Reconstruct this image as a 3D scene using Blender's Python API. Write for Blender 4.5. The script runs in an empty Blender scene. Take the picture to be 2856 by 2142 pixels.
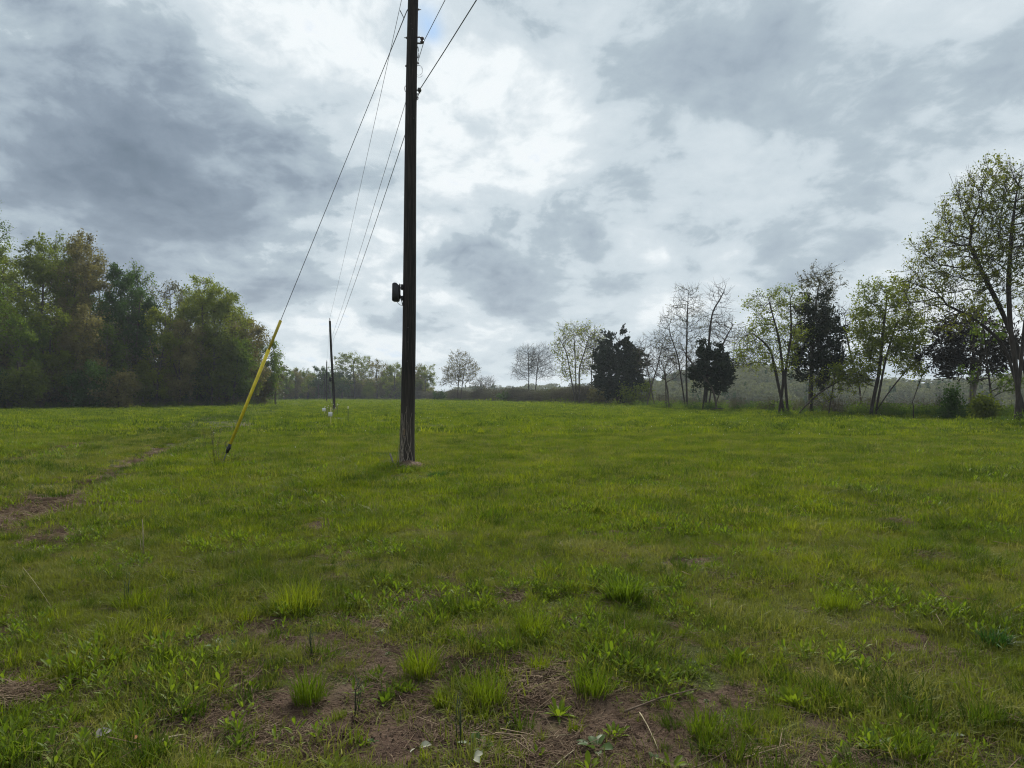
import bpy, math, random
import numpy as np
random.seed(11)
rng = np.random.default_rng(11)
S = bpy.context.scene
C = S.collection
RAD = math.radians

# ------------------------------------------------------------------ camera
F, CX, CY, HOR = 1980.0, 1428.0, 1071.0, 1103.0     # focal length and centre in photo pixels
EYE = 1.55
PITCH = math.atan((HOR - CY) / F)
cam_d = bpy.data.cameras.new('camera'); cam = bpy.data.objects.new('camera', cam_d); C.objects.link(cam)
cam_d.sensor_width = 36.0; cam_d.lens = 36.0 * F / 2856.0
cam_d.clip_start = 0.05; cam_d.clip_end = 6000
cam.location = (0, 0, EYE); cam.rotation_euler = (RAD(90) + PITCH, 0, 0)
S.camera = cam

# ------------------------------------------------------------------ node helpers
class NT:
    def __init__(s, nt): s.nt = nt; nt.nodes.clear()
    def n(s, t, **kw):
        nd = s.nt.nodes.new(t)
        for k, v in kw.items(): setattr(nd, k, v)
        return nd
    def put(s, sock, v):
        if isinstance(v, bpy.types.NodeSocket): s.nt.links.new(v, sock)
        elif v is not None:
            if sock.type == 'RGBA' and not hasattr(v, '__len__'): v = (v, v, v, 1)
            if sock.type == 'RGBA' and len(v) == 3: v = (*v, 1)
            sock.default_value = v
    def m(s, op, a, b=None, c=None, clamp=False):
        nd = s.n('ShaderNodeMath', operation=op, use_clamp=clamp)
        for i, v in enumerate((a, b, c)):
            if v is not None: s.put(nd.inputs[i], v)
        return nd.outputs[0]
    def v(s, op, a, b=None, sc=None):
        nd = s.n('ShaderNodeVectorMath', operation=op)
        s.put(nd.inputs[0], a)
        if b is not None: s.put(nd.inputs[1], b)
        if sc is not None: s.put(nd.inputs['Scale'], sc)
        return nd.outputs['Value'] if op in ('DOT_PRODUCT', 'LENGTH', 'DISTANCE') else nd.outputs[0]
    def noise(s, vec, scale, detail=4, rough=.5, dist=0, col=False):
        nd = s.n('ShaderNodeTexNoise')
        if vec is not None: s.put(nd.inputs['Vector'], vec)
        nd.inputs['Scale'].default_value = scale; nd.inputs['Detail'].default_value = detail
        nd.inputs['Roughness'].default_value = rough; nd.inputs['Distortion'].default_value = dist
        return nd.outputs['Color' if col else 'Fac']
    def ramp(s, f, stops, interp='LINEAR'):
        nd = s.n('ShaderNodeValToRGB'); cr = nd.color_ramp; cr.interpolation = interp
        while len(cr.elements) < len(stops): cr.elements.new(.5)
        for e, (p, c) in zip(cr.elements, stops):
            e.position = p; e.color = (*c, 1) if hasattr(c, '__len__') else (c, c, c, 1)
        s.put(nd.inputs[0], f); return nd.outputs[0]
    def mr(s, f, a, b, c=0., d=1.):
        nd = s.n('ShaderNodeMapRange', interpolation_type='SMOOTHSTEP')
        for i, v in enumerate((f, a, b, c, d)): s.put(nd.inputs[i], v)
        return nd.outputs[0]
    def mix(s, f, a, b, bt='MIX'):
        nd = s.n('ShaderNodeMix', data_type='RGBA', blend_type=bt)
        s.put(nd.inputs[0], f); s.put(nd.inputs[6], a); s.put(nd.inputs[7], b)
        return nd.outputs[2]

def raydir(px, py):
    c, s_ = math.cos(PITCH), math.sin(PITCH)
    a, b = (px - CX) / F, (CY - py) / F
    return np.array([a, c - b * s_, s_ + b * c])
def P(px, py, Y):
    """world point seen at photo pixel (px,py) at depth Y"""
    d = raydir(px, py); return np.array([0, 0, EYE]) + d * (Y / d[1])

# ------------------------------------------------------------------ sky and sun
SUN_EL, SUN_AZ = 42.0, 6.0          # degrees; azimuth right of the view direction
W = bpy.data.worlds.new('World'); S.world = W; W.use_nodes = True; W.cycles.sampling_method = 'MANUAL'; W.cycles.sample_map_resolution = 512
k = NT(W.node_tree)
tc = k.n('ShaderNodeTexCoord').outputs['Generated']
sep = k.n('ShaderNodeSeparateXYZ'); k.put(sep.inputs[0], tc)
zc = k.m('ADD', k.m('MAXIMUM', sep.outputs[2], 0.0), 0.34)
comb = k.n('ShaderNodeCombineXYZ')
k.put(comb.inputs[0], k.m('DIVIDE', sep.outputs[0], zc)); k.put(comb.inputs[1], k.m('DIVIDE', sep.outputs[1], zc))
pl = comb.outputs[0]
warp = k.v('SCALE', k.v('SUBTRACT', k.noise(pl, 1.8, 4, .55, col=True), (.5, .5, .5)), sc=.22)
pw = k.v('ADD', pl, warp)
n1 = k.noise(pw, 1.9, 8, .60)
n1s = k.noise(k.v('ADD', pw, (.0, -.07, 0)), 1.9, 5, .60)
n2 = k.noise(k.v('ADD', k.v('MULTIPLY', pw, (1, .8, 1)), (7.3, 2.1, 4.)), 5.5, 7, .6)
n3 = k.noise(k.v('ADD', pw, (3.1, 8.2, 1.)), 15., 4, .62)
dens = k.m('ADD', k.m('MULTIPLY', n1, .66), k.m('MULTIPLY', n2, .60))
dens = k.m('ADD', dens, k.m('MULTIPLY', n3, .16))
q = 2856 / 2212
vo = k.n('ShaderNodeTexVoronoi', feature='SMOOTH_F1'); k.put(vo.inputs['Vector'], k.v('ADD', pw, k.v('SCALE', k.v('SUBTRACT', k.noise(pl, 5., 3, .6, col=True), (.5, .5, .5)), sc=.16)))
vo.inputs['Scale'].default_value = 3.4; vo.inputs['Detail'].default_value = 3; vo.inputs['Roughness'].default_value = .55; vo.inputs['Smoothness'].default_value = .8
puff = k.m('SUBTRACT', vo.outputs['Distance'], .42)
dens = k.m('ADD', dens, k.m('MULTIPLY', puff, -.24))
d = raydir(1730 * q, 260 * q); d /= np.linalg.norm(d)
sheet = k.m('EXPONENT', k.m('MULTIPLY', k.m('SUBTRACT', k.v('DOT_PRODUCT', tc, tuple(d)), 1.0), 1.0 / ((430 * q / F) ** 2)))   # smoother cloud sheet on the right
dens = k.m('ADD', k.m('MULTIPLY', k.m('SUBTRACT', k.m('ADD', dens, -.225), .42), k.m('MULTIPLY_ADD', sheet, -.52, 1.0)), k.m('MULTIPLY_ADD', sheet, .004, .488))
BLOBS = [  # (x, y, sigma, amount) in the photo: + thicker, darker cloud, - thinner, brighter
 (60,170,190,.10),(230,250,170,.10),(420,150,170,.08),(600,270,110,.07),(150,380,110,.07),(430,430,90,.05),
 (40,90,140,.05),(650,590,110,.055),(480,520,110,.05),(250,480,140,.06),(330,600,150,.05),(640,330,70,.05),(760,560,90,.04),(560,440,90,.05),(1090,640,70,.10),(1010,600,80,.06),(1180,600,90,.07),
 (1430,40,130,.08),(1600,70,160,.05),(2190,80,110,.08),(1880,180,220,.03),(2000,330,150,.03),(1500,420,230,.015),(1750,330,200,.02),(1330,150,120,-.02),(1080,560,60,.05),(1290,560,90,.05),
 (1130,265,95,-.14),(780,40,90,-.09),(960,150,80,-.09),(1250,310,70,-.07),(620,130,60,-.05),(500,340,60,-.06),(640,380,50,-.04),
 (380,300,50,-.05),(520,20,60,-.05),(1020,390,70,-.05),(900,740,150,-.08),(1320,700,160,-.05),(1700,600,120,-.06),(620,720,90,-.05),
 (2080,420,120,-.06),(250,560,80,-.03),(1500,300,120,-.03),(2180,300,90,-.05),(1680,370,120,-.01),(930,440,60,-.06)]
acc = dens
for (bx, by, sg, am) in BLOBS:
    d = raydir(bx * q, by * q); d /= np.linalg.norm(d)
    kk = 1.0 / ((sg * q / F) ** 2)
    g = k.m('EXPONENT', k.m('MULTIPLY', k.m('SUBTRACT', k.v('DOT_PRODUCT', tc, tuple(d)), 1.0), kk))
    acc = k.m('MULTIPLY_ADD', g, am * (.80 if am > 0 else .62), acc)
lit = k.m('MULTIPLY', k.m('SUBTRACT', n1, n1s), 1.0)
acc = k.m('SUBTRACT', acc, k.m('MULTIPLY', lit, .42))
cloud = k.ramp(acc, [(.22, (5.15, 5.30, 5.38)), (.33, (4.89, 5.20, 5.33)), (.395, (3.69, 4.13, 4.40)), (.465, (3.24, 3.72, 4.03)), (.505, (2.45, 2.93, 3.28)),
                     (.575, (2.04, 2.47, 2.88)), (.65, (1.46, 1.82, 2.24)), (.80, (1.02, 1.32, 1.71)), (.95, (0.75, 1.03, 1.34))])
# paler towards the horizon
hz = k.m('EXPONENT', k.m('MULTIPLY', k.m('MAXIMUM', sep.outputs[2], 0.0), -11.0))
cloud = k.mix(k.m('MULTIPLY', hz, .5), cloud, (3.9, 4.25, 4.4))
sky = k.n('ShaderNodeTexSky', sky_type='NISHITA', sun_disc=False)
sky.sun_elevation = RAD(SUN_EL); sky.sun_rotation = RAD(SUN_AZ)
hole = 0.0
for (bx, by, sg) in ((916, 40, 20), (934, 70, 14)):
    d = raydir(bx * q, by * q); d /= np.linalg.norm(d)
    g = k.m('EXPONENT', k.m('MULTIPLY', k.m('SUBTRACT', k.v('DOT_PRODUCT', tc, tuple(d)), 1.0), 1.0 / ((sg * q / F) ** 2)))
    hole = k.m('ADD', hole, g)
hole = k.m('MULTIPLY', k.m('MULTIPLY', hole, k.mr(n2, .35, .6, 1.2, .6)), .95, clamp=True)
thin = k.mr(acc, .20, .30, .5, 0.)
col = k.mix(k.m('MAXIMUM', hole, thin), cloud, k.mix(.9, sky.outputs[0], (1.9, 3.1, 4.7)))
bg = k.n('ShaderNodeBackground'); k.put(bg.inputs[0], col); bg.inputs[1].default_value = .0505
k.nt.links.new(bg.outputs[0], k.n('ShaderNodeOutputWorld').inputs[0])

sd = bpy.data.lights.new('sun', 'SUN'); sun = bpy.data.objects.new('sun', sd); C.objects.link(sun)
sd.energy = 1.5; sd.angle = RAD(13); sd.color = (1, .96, .88)
sun.rotation_euler = (RAD(90 - SUN_EL), 0, RAD(180 - SUN_AZ)); sun.location = (0, -8, 30)

S.render.engine = 'CYCLES'
S.view_settings.view_transform = 'Standard'; S.view_settings.look = 'None'
S.view_settings.exposure = 1.86; S.view_settings.gamma = 1; S.view_settings.use_curve_mapping = False
S.cycles.max_bounces = 6; S.cycles.diffuse_bounces = 3; S.cycles.glossy_bounces = 2; S.cycles.transmission_bounces = 3
S.cycles.use_denoising = True; S.cycles.denoiser = 'OPENIMAGEDENOISE'; S.cycles.denoising_prefilter = 'NONE'; S.cycles.filter_width = 1.15
S.cycles.volume_bounces = 0; S.cycles.caustics_reflective = False; S.cycles.caustics_refractive = False

# ------------------------------------------------------------------ mesh / object helpers
def new_mesh(name, V, quads=None, tris=None, mat=None, smooth=False):
    V = np.asarray(V, dtype=np.float32).reshape(-1, 3)
    q_ = np.zeros((0, 4), int) if quads is None else np.asarray(quads, int).reshape(-1, 4)
    t_ = np.zeros((0, 3), int) if tris is None else np.asarray(tris, int).reshape(-1, 3)
    me = bpy.data.meshes.new(name)
    me.vertices.add(len(V)); me.vertices.foreach_set('co', V.ravel())
    nl = q_.size + t_.size; npol = len(q_) + len(t_)
    me.loops.add(nl); me.loops.foreach_set('vertex_index', np.concatenate([q_.ravel(), t_.ravel()]).astype(np.int32))
    me.polygons.add(npol)
    st = np.concatenate([np.arange(len(q_)) * 4, q_.size + np.arange(len(t_)) * 3]).astype(np.int32)
    me.polygons.foreach_set('loop_start', st)
    if smooth: me.polygons.foreach_set('use_smooth', np.ones(npol, bool))
    me.update(calc_edges=True); me.validate()
    if mat: me.materials.append(mat)
    return me
def obj(name, me, parent=None, loc=None):
    o = bpy.data.objects.new(name, me); C.objects.link(o)
    if parent: o.parent = parent
    if loc is not None: o.location = loc
    return o
def tag(o, label=None, cat=None, group=None, kind=None):
    if label: o['label'] = label
    if cat: o['category'] = cat
    if group: o['group'] = group
    if kind: o['kind'] = kind
    return o
def thing(name, label, cat, loc, group=None, rz=0):
    o = obj(name, None, loc=loc); o.rotation_euler = (0, 0, rz); o.empty_display_size = .2
    return tag(o, label, cat, group)

class Geo:
    """collects vertices and faces, local to an origin"""
    def __init__(s, org=(0, 0, 0)): s.V = []; s.Q = []; s.T = []; s.n = 0; s.org = np.array(org, float)
    def add(s, V, Q=None, T=None):
        V = np.asarray(V, float).reshape(-1, 3)
        if Q is not None and len(Q): s.Q.append(np.asarray(Q, int).reshape(-1, 4) + s.n)
        if T is not None and len(T): s.T.append(np.asarray(T, int).reshape(-1, 3) + s.n)
        s.V.append(V); s.n += len(V); return s
    def mesh(s, name, mat, smooth=False):
        V = np.concatenate(s.V) - s.org
        return new_mesh(name, V, np.concatenate(s.Q) if s.Q else None, np.concatenate(s.T) if s.T else None, mat, smooth)
    # --- shapes
    def segs(s, A, B, RA, RB, k_):
        """independent tapered prisms from A to B"""
        A = np.asarray(A, float); B = np.asarray(B, float)
        if len(A) == 0: return s
        d = B - A; L = np.linalg.norm(d, axis=1, keepdims=True); L[L == 0] = 1e-6; d = d / L
        ref = np.where(np.abs(d[:, 2:3]) > .9, [[1., 0, 0]], [[0, 0, 1.]])
        u = np.cross(d, ref); u /= np.linalg.norm(u, axis=1, keepdims=True); w = np.cross(d, u)
        a = np.arange(k_) * 2 * math.pi / k_
        ring = np.cos(a)[None, :, None] * u[:, None, :] + np.sin(a)[None, :, None] * w[:, None, :]
        B2 = B + d * np.asarray(RB).reshape(-1, 1) * .4
        V = np.concatenate([A[:, None, :] + ring * np.asarray(RA).reshape(-1, 1, 1), B2[:, None, :] + ring * np.asarray(RB).reshape(-1, 1, 1)], 1)
        i = np.arange(k_); j = (i + 1) % k_
        f = np.stack([i, j, j + k_, i + k_], 1)
        Q = (np.arange(len(A)) * 2 * k_)[:, None, None] + f[None]
        return s.add(V.reshape(-1, 3), Q.reshape(-1, 4))
    def tube(s, pts, rad, k_=8, cap=True, rough=0.):
        pts = np.asarray(pts, float); n = len(pts); rad = np.broadcast_to(np.asarray(rad, float), (n,))
        t = np.gradient(pts, axis=0); t /= np.linalg.norm(t, axis=1, keepdims=True)
        ref = np.array([1., .2, .1]) if abs(t[0][0]) < .8 else np.array([0, 1., .2])
        V = []
        a = np.arange(k_) * 2 * math.pi / k_
        ph = rng.uniform(0, 6, 4)
        for i in range(n):
            u = np.cross(t[i], ref); u /= np.linalg.norm(u); w = np.cross(t[i], u)
            rr = rad[i] * (1 + rough * (np.sin(3 * a + ph[0] + .6 * i) * .5 + np.sin(5 * a + ph[1] - .9 * i) * .5))
            V.append(pts[i] + (np.cos(a) * rr)[:, None] * u + (np.sin(a) * rr)[:, None] * w)
        V = np.concatenate(V)
        i = np.arange(k_); j = (i + 1) % k_
        f = np.stack([i, j, j + k_, i + k_], 1)
        Q = (np.arange(n - 1) * k_)[:, None, None] + f[None]
        T = []
        if cap:
            V = np.concatenate([V, pts[:1], pts[-1:]]); c0, c1 = n * k_, n * k_ + 1
            T = np.concatenate([np.stack([j, i, np.full(k_, c0)], 1), np.stack([i + (n - 1) * k_, j + (n - 1) * k_, np.full(k_, c1)], 1)])
        return s.add(V, Q.reshape(-1, 4), T)
    def box(s, c, size, rot=None):
        x, y, z = np.array(size) / 2
        b = .12 * min(x, y, z)
        V = []
        for sz in (-1, 1):
            for (sx, sy) in ((-1, -1), (1, -1), (1, 1), (-1, 1)): V.append((sx * x, sy * y, sz * z))
        V = np.array(V, float)
        if rot is not None: V = V @ np.array(rot).T
        return s.add(V + np.array(c), [(0, 3, 2, 1), (4, 5, 6, 7), (0, 1, 5, 4), (1, 2, 6, 5), (2, 3, 7, 6), (3, 0, 4, 7)])
    def leaves(s, c, d, L, Wd, k_=None):
        """diamond leaves centred at c, long axis d"""
        c = np.asarray(c, float); n = len(c)
        if n == 0: return s
        d = d / (np.linalg.norm(d, axis=1, keepdims=True) + 1e-9)
        r = rng.normal(size=(n, 3)); v = np.cross(d, r); v /= (np.linalg.norm(v, axis=1, keepdims=True) + 1e-9)
        nn = np.cross(d, v)
        L = np.broadcast_to(np.asarray(L, float), (n,))[:, None]; Wd = np.broadcast_to(np.asarray(Wd, float), (n,))[:, None]
        V = np.stack([c - d * L / 2, c - v * Wd / 2 + nn * Wd * .15 + d * L * .05, c + d * L / 2, c + v * Wd / 2 + nn * Wd * .15 + d * L * .05], 1)
        return s.add(V.reshape(-1, 3), np.arange(n * 4).reshape(n, 4))

# ------------------------------------------------------------------ numpy noise
def _h(ix, iy, s):
    n = (ix.astype(np.int64) * 374761393 + iy.astype(np.int64) * 668265263 + s * 1442695041) & 0x7fffffff
    n = ((n ^ (n >> 13)) * 1274126177) & 0x7fffffff
    return ((n ^ (n >> 16)) & 0xffff) / 65535.0
def vn(x, y, s=0):
    x = np.asarray(x, float); y = np.asarray(y, float)
    ix = np.floor(x); iy = np.floor(y); fx = x - ix; fy = y - iy
    fx = fx * fx * (3 - 2 * fx); fy = fy * fy * (3 - 2 * fy)
    a = _h(ix, iy, s); b = _h(ix + 1, iy, s); c = _h(ix, iy + 1, s); d = _h(ix + 1, iy + 1, s)
    return (a * (1 - fx) + b * fx) * (1 - fy) + (c * (1 - fx) + d * fx) * fy
def fbm(x, y, o=4, s=0):
    v = 0; a = .5; t = 0
    for i in range(o):
        v = v + a * vn(np.asarray(x) * 2 ** i + 17.3 * i, np.asarray(y) * 2 ** i - 9.1 * i, s + i); t += a; a *= .55
    return v / t
def sst(a, b, x):
    t = np.clip((x - a) / (b - a), 0, 1); return t * t * (3 - 2 * t)

# ------------------------------------------------------------------ terrain
EDGE_Y = [0, 20, 40, 55, 62, 83, 123, 170, 219, 300, 420]
EDGE_X = [36, 33, 30.5, 28, 25.5, 21.5, 14, -4, -25, -58, -105]
WOOD_Y = [0, 40, 65, 81, 102, 118, 160, 230, 300]
WOOD_X = [-120, -88, -70, -58, -42, -44, -58, -84, -110]
HP = [900, 1200, 1260, 1400, 1550, 1800, 1870, 1950, 2040, 2120, 2200, 2300, 2420, 2560, 2700, 2856, 3200]
HT = [1085, 1066, 1080, 1089, 1086, 1076, 1062, 1050, 1034, 1034, 1048, 1060, 1070, 1080, 1074, 1066, 1056]
HR = [700, 640, 620, 560, 520, 400, 370, 350, 335, 335, 340, 360, 380, 380, 350, 330, 320]
def rut_x(y): return -8.6 - .278 * (y - 16) + .25 * np.sin(y * .21)
def ground_h(x, y):
    x = np.asarray(x, float); y = np.asarray(y, float)
    near = np.exp(-np.hypot(x, y) / 45)
    h = (fbm(x * .9, y * .9, 4, 3) - .5) * .07 * near + (fbm(x * 3.6, y * 3.6, 3, 9) - .5) * .035 * np.exp(-np.hypot(x, y) / 12) + (fbm(x * .06, y * .06, 3, 5) - .5) * .22 * sst(12, 40, np.hypot(x, y))
    r = rut_x(y)
    h = h - .12 * np.exp(-((x - r) / .4) ** 2) - .11 * np.exp(-((x - r + 3.1) / .45) ** 2)
    d = x - np.interp(y, EDGE_Y, EDGE_X)
    h = h - 7.0 * sst(1.0, 55, d) * sst(-60, 10, y)
    yy = np.maximum(y, 60.); px = CX + F * x / yy
    R = np.interp(px, HP, HR); top = EYE + (HOR - np.interp(px, HP, HT)) / F * R - 9.0 + 2.5 * (fbm(x * .02, y * .02, 3, 8) - .5)
    up = sst(0, 1, (y - (R - 120)) / 125.0) * sst(30, 90, d) * sst(1080, 1200, px)
    return h + up * (top - h)
def gz(x, y): return float(ground_h(np.array([x]), np.array([y]))[0])

PATCH = [  # bare patches seen in the photo: px, py, radius x, radius y (m), amount
 (1010,1850,.55,.28,.30),(900,2000,.5,.22,.26),(1150,2060,.6,.16,.30),(700,1990,.38,.22,.30),(620,1870,.32,.2,.24),(1320,1860,.42,.22,.28),(1480,1880,.4,.25,.28),
 (1420,2080,.6,.2,.32),(1600,2090,.45,.2,.24),(840,1790,.4,.13,.22),(1850,1760,.3,.22,.22),(2140,1920,.35,.16,.26),(1780,1960,.35,.16,.26),(1100,1800,.3,.18,.2),
 (40,1930,.32,.2,.28),(230,1910,.2,.12,.16),(2200,2110,.35,.08,.24),(1990,2110,.4,.12,.26),(1700,1990,.5,.2,.26),(1480,1980,.4,.2,.26),(880,1470,.5,.3,.26),(2490,1455,.32,.28,.28),(2580,1555,.42,.25,.3),(2020,1480,.6,.3,.24),
 (70,1420,1.0,.7,.60),(15,1480,.7,.6,.55),(130,1385,.5,.4,.4),(190,1500,.4,.3,.2),(470,1640,.4,.22,.22),(450,1535,.3,.3,.12),(1135,1303,.42,.5,.8),(2550,1840,.3,.15,.16),(1830,1740,.3,.15,.14),
 (560,1780,.35,.12,.16),(120,1700,.5,.2,.12),(1250,1640,.3,.2,.14),(1700,1520,.3,.2,.1)]
PW = []
for (a, b, rx, ry, am) in PATCH:
    Yp = EYE * F / (b - HOR); PW.append(((a - CX) / F * Yp, Yp, rx, ry * 1.2, am))
def bare(x, y):
    x = np.asarray(x, float); y = np.asarray(y, float)
    n = .5 + (fbm(x * 1.5, y * 1.5, 4, 21) - .5) * .75 + (fbm(x * 6, y * 6, 3, 33) - .5) * .7
    b = -.015 + n + .05 * np.exp(-((x - .2) / 2.4) ** 2 - ((y - 3.3) / 1.1) ** 2) + .03 * np.exp(-((y - 3) / 3.5) ** 2) - .05 * sst(4.5, 8, y) - .10 * sst(9, 30, y)
    for (cx, cy, rx, ry, am) in PW: b = b + am * .80 * np.exp(-((x - cx) / rx) ** 2 - ((y - cy) / ry) ** 2)
    r = rut_x(y); s1 = fbm(x * .1, y * .14, 2, 40) * .7 + .3 * fbm(x * 1.1, y * .7, 3, 46)
    b = b + (.24 + .36 * sst(.32, .6, s1)) * np.exp(-((x - r) / .42) ** 2) * sst(140, 40, y) + (.26 + .25 * sst(.4, .7, fbm(x * .12, y * .12, 2, 44))) * np.exp(-((x - r + 3.1) / .45) ** 2)
    return sst(.62, .76, b)

xs = np.concatenate([-8 - np.geomspace(.08, 1192, 105)[::-1], np.arange(-8, 8, .055), 8 + np.geomspace(.08, 1192, 115)])
ys = np.concatenate([-60 + np.linspace(0, 60, 10), np.linspace(.6, 2.3, 8), np.arange(2.4, 9.4, .05), 9.4 + np.geomspace(.06, 1490, 200)])
GX, GY = np.meshgrid(xs, ys)
GZ = ground_h(GX, GY)
nx, ny = len(xs), len(ys)
ii = (np.arange(ny - 1)[:, None] * nx + np.arange(nx - 1)[None, :]).ravel()
B = bare(GX, GY)

# ------------------------------------------------------------------ materials
def material(name): 
    m = bpy.data.materials.new(name); m.use_nodes = True
    return m, NT(m.node_tree)
def finish(k, bsdf): k.nt.links.new(bsdf, k.n('ShaderNodeOutputMaterial').inputs[0])
def bsdf(k, col, rough=.8, spec=.3, metal=0, normal=None):
    p = k.n('ShaderNodeBsdfPrincipled'); k.put(p.inputs['Base Color'], col); k.put(p.inputs['Roughness'], rough)
    p.inputs['Specular IOR Level'].default_value = spec; p.inputs['Metallic'].default_value = metal
    if normal is not None: k.put(p.inputs['Normal'], normal)
    return p.outputs[0]
def bump(k, h, st=.3, dist=.02):
    b = k.n('ShaderNodeBump'); b.inputs['Strength'].default_value = st; b.inputs['Distance'].default_value = dist
    k.put(b.inputs['Height'], h); return b.outputs[0]

def leaf_mat(name, c1, c2, c3=None, trans=.35, patch=.35, rough=.55, spec=.25, tcol=1.25):
    """foliage: tint varies per leaf, per plant and in soft patches; lets light through"""
    m, k = material(name)
    g = k.n('ShaderNodeNewGeometry')
    isl = g.outputs['Random Per Island']; oi = k.n('ShaderNodeObjectInfo').outputs['Random']
    n = k.noise(g.outputs['Position'], patch, 3, .6)
    f = k.m('ADD', k.m('MULTIPLY', isl, .25), k.m('ADD', k.m('MULTIPLY', k.mr(n, .34, .66), .42), k.m('MULTIPLY', oi, .33)))
    stops = [(.1, c1), (.85, c2)] if c3 is None else [(.1, c1), (.55, c2), (.9, c3)]
    col = k.ramp(f, stops)
    b = bsdf(k, col, rough, spec)
    t = k.n('ShaderNodeBsdfTranslucent'); k.put(t.inputs[0], k.mix(1.0, col, (tcol, tcol, .75), 'MULTIPLY'))
    x = k.n('ShaderNodeMixShader'); x.inputs[0].default_value = trans
    k.nt.links.new(b, x.inputs[1]); k.nt.links.new(t.outputs[0], x.inputs[2])
    finish(k, x.outputs[0]); return m

def ground_mat():
    m, k = material('field_soil_and_turf')
    pos = k.n('ShaderNodeNewGeometry').outputs['Position']
    at = k.n('ShaderNodeAttribute'); at.attribute_name = 'bare'
    br = at.outputs['Fac']
    soil = k.ramp(k.noise(pos, 5, 6, .65), [(.3, (.042, .025, .018)), (.5, (.084, .052, .037)), (.7, (.135, .09, .062))])
    fine = k.noise(pos, 90, 3, .7)
    soil = k.mix(k.m('MULTIPLY', k.mr(fine, .5, .7), .4), soil, (.24, .19, .12))
    soil = k.mix(k.m('MULTIPLY', k.mr(k.noise(pos, 1.4, 3, .5), .42, .62), .35), soil, (.19, .145, .095))
    turf = k.ramp(k.noise(pos, .22, 5, .6), [(.3, (.05, .075, .010)), (.5, (.08, .11, .012)), (.7, (.11, .135, .016))])
    turf = k.mix(k.m('MULTIPLY', k.mr(k.noise(pos, 9, 4, .7), .42, .7), .6), turf, (.03, .04, .012))
    far = k.mr(k.v('LENGTH', pos), 25., 130.)
    turf = k.mix(k.m('MULTIPLY', far, 1.), k.mix(.55, turf, (.05, .045, .022)), turf)
    col = k.mix(br, turf, soil)
    nrm = bump(k, k.m('ADD', k.noise(pos, 35, 5, .7), k.m('MULTIPLY', k.noise(pos, 6, 3, .6), 2.)), 1.0, .05)
    finish(k, bsdf(k, col, .95, .1, normal=nrm)); return m

def bark_mat(name, c1, c2, sc=6.):
    m, k = material(name)
    co = k.n('ShaderNodeTexCoord').outputs['Object']
    st = k.v('MULTIPLY', co, (sc, sc, sc * .18))
    n = k.noise(st, 3, 5, .7)
    col = k.ramp(n, [(.3, c1), (.7, c2)])
    finish(k, bsdf(k, col, .92, .15, normal=bump(k, n, .6, .03))); return m

def plain(name, c, rough=.6, spec=.4, metal=0, var=.3, sc=14):
    m, k = material(name)
    co = k.n('ShaderNodeTexCoord').outputs['Object']
    n = k.noise(co, sc, 4, .6)
    col = k.mix(k.mr(n, .3, .7), tuple(v * (1 - var) for v in c), tuple(min(1, v * (1 + var * .5)) for v in c))
    finish(k, bsdf(k, col, rough, spec, metal)); return m

M = {}
M['bark'] = bark_mat('grey_brown_bark', (.035, .028, .022), (.10, .085, .07), 3)
M['bark_dark'] = bark_mat('dark_bark', (.02, .016, .014), (.055, .045, .038), 3)
M['bark_pale'] = bark_mat('pale_bark', (.07, .06, .05), (.19, .17, .145), 3)
M['twig'] = plain('twig_bark', (.06, .048, .04), .9, .1)
M['olive'] = leaf_mat('olive_spring_leaves', (.075, .10, .016), (.13, .165, .024), (.19, .215, .032), .5, .35, .7, .1)
M['yellow'] = leaf_mat('yellow_green_leaves', (.085, .115, .012), (.15, .18, .02), (.21, .23, .03), .5, .35, .7, .1)
M['green'] = leaf_mat('mid_green_leaves', (.05, .085, .014), (.095, .145, .02), (.14, .19, .026), .5, .35, .7, .1)
M['dark'] = leaf_mat('deep_green_leaves', (.024, .055, .012), (.05, .095, .018), None, .4, .35, .7, .1)
M['grey'] = leaf_mat('grey_brown_new_leaves', (.085, .075, .035), (.145, .13, .052), (.19, .175, .07), .45, .35, .7, .1)
M['bud'] = leaf_mat('budding_leaves', (.07, .065, .03), (.11, .11, .045), None, .3)
M['cedar'] = leaf_mat('cedar_needles', (.008, .014, .008), (.020, .032, .014), (.035, .036, .018), .08, 1.2, .8, .1)
M['rust'] = leaf_mat('rusty_cedar_needles', (.018, .014, .012), (.034, .030, .020), None, .08, 1.2, .8, .1)
M['far'] = leaf_mat('haze_paled_woodland_leaves', (.095, .105, .075), (.145, .155, .095), (.20, .215, .095), .2, .045, .95, 0.)  # pale early-spring grey, with part of the distance haze put into the colour
M['grass'] = leaf_mat('field_grass', (.056, .10, .010), (.12, .162, .010), (.20, .225, .018), .48, .5, .55, .08)
M['turf'] = leaf_mat('short_dull_turf', (.08, .10, .018), (.145, .165, .026), (.225, .215, .07), .38, .8, .6, .1)
M['weed'] = leaf_mat('bright_weed_leaves', (.07, .115, .012), (.12, .175, .014), (.175, .225, .022), .45, .9, .5, .12)
M['grass_dark'] = leaf_mat('dark_field_grass', (.028, .055, .008), (.058, .09, .010), (.09, .125, .014), .4, .5, .6, .06)
M['spring'] = leaf_mat('yellowish_spring_leaves', (.07, .09, .010), (.125, .145, .016), (.19, .20, .028), .5, .35, .6, .15)
M['dock'] = leaf_mat('grey_green_dock_leaves', (.045, .085, .022), (.085, .135, .032), None, .35, 2., .5, .25)
M['deep'] = leaf_mat('dark_tuft_blades', (.02, .06, .014), (.045, .105, .02), None, .35, 2.)
M['straw'] = leaf_mat('dry_straw', (.085, .056, .040), (.165, .115, .078), (.30, .23, .155), .1, 2., .8, .05)
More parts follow.
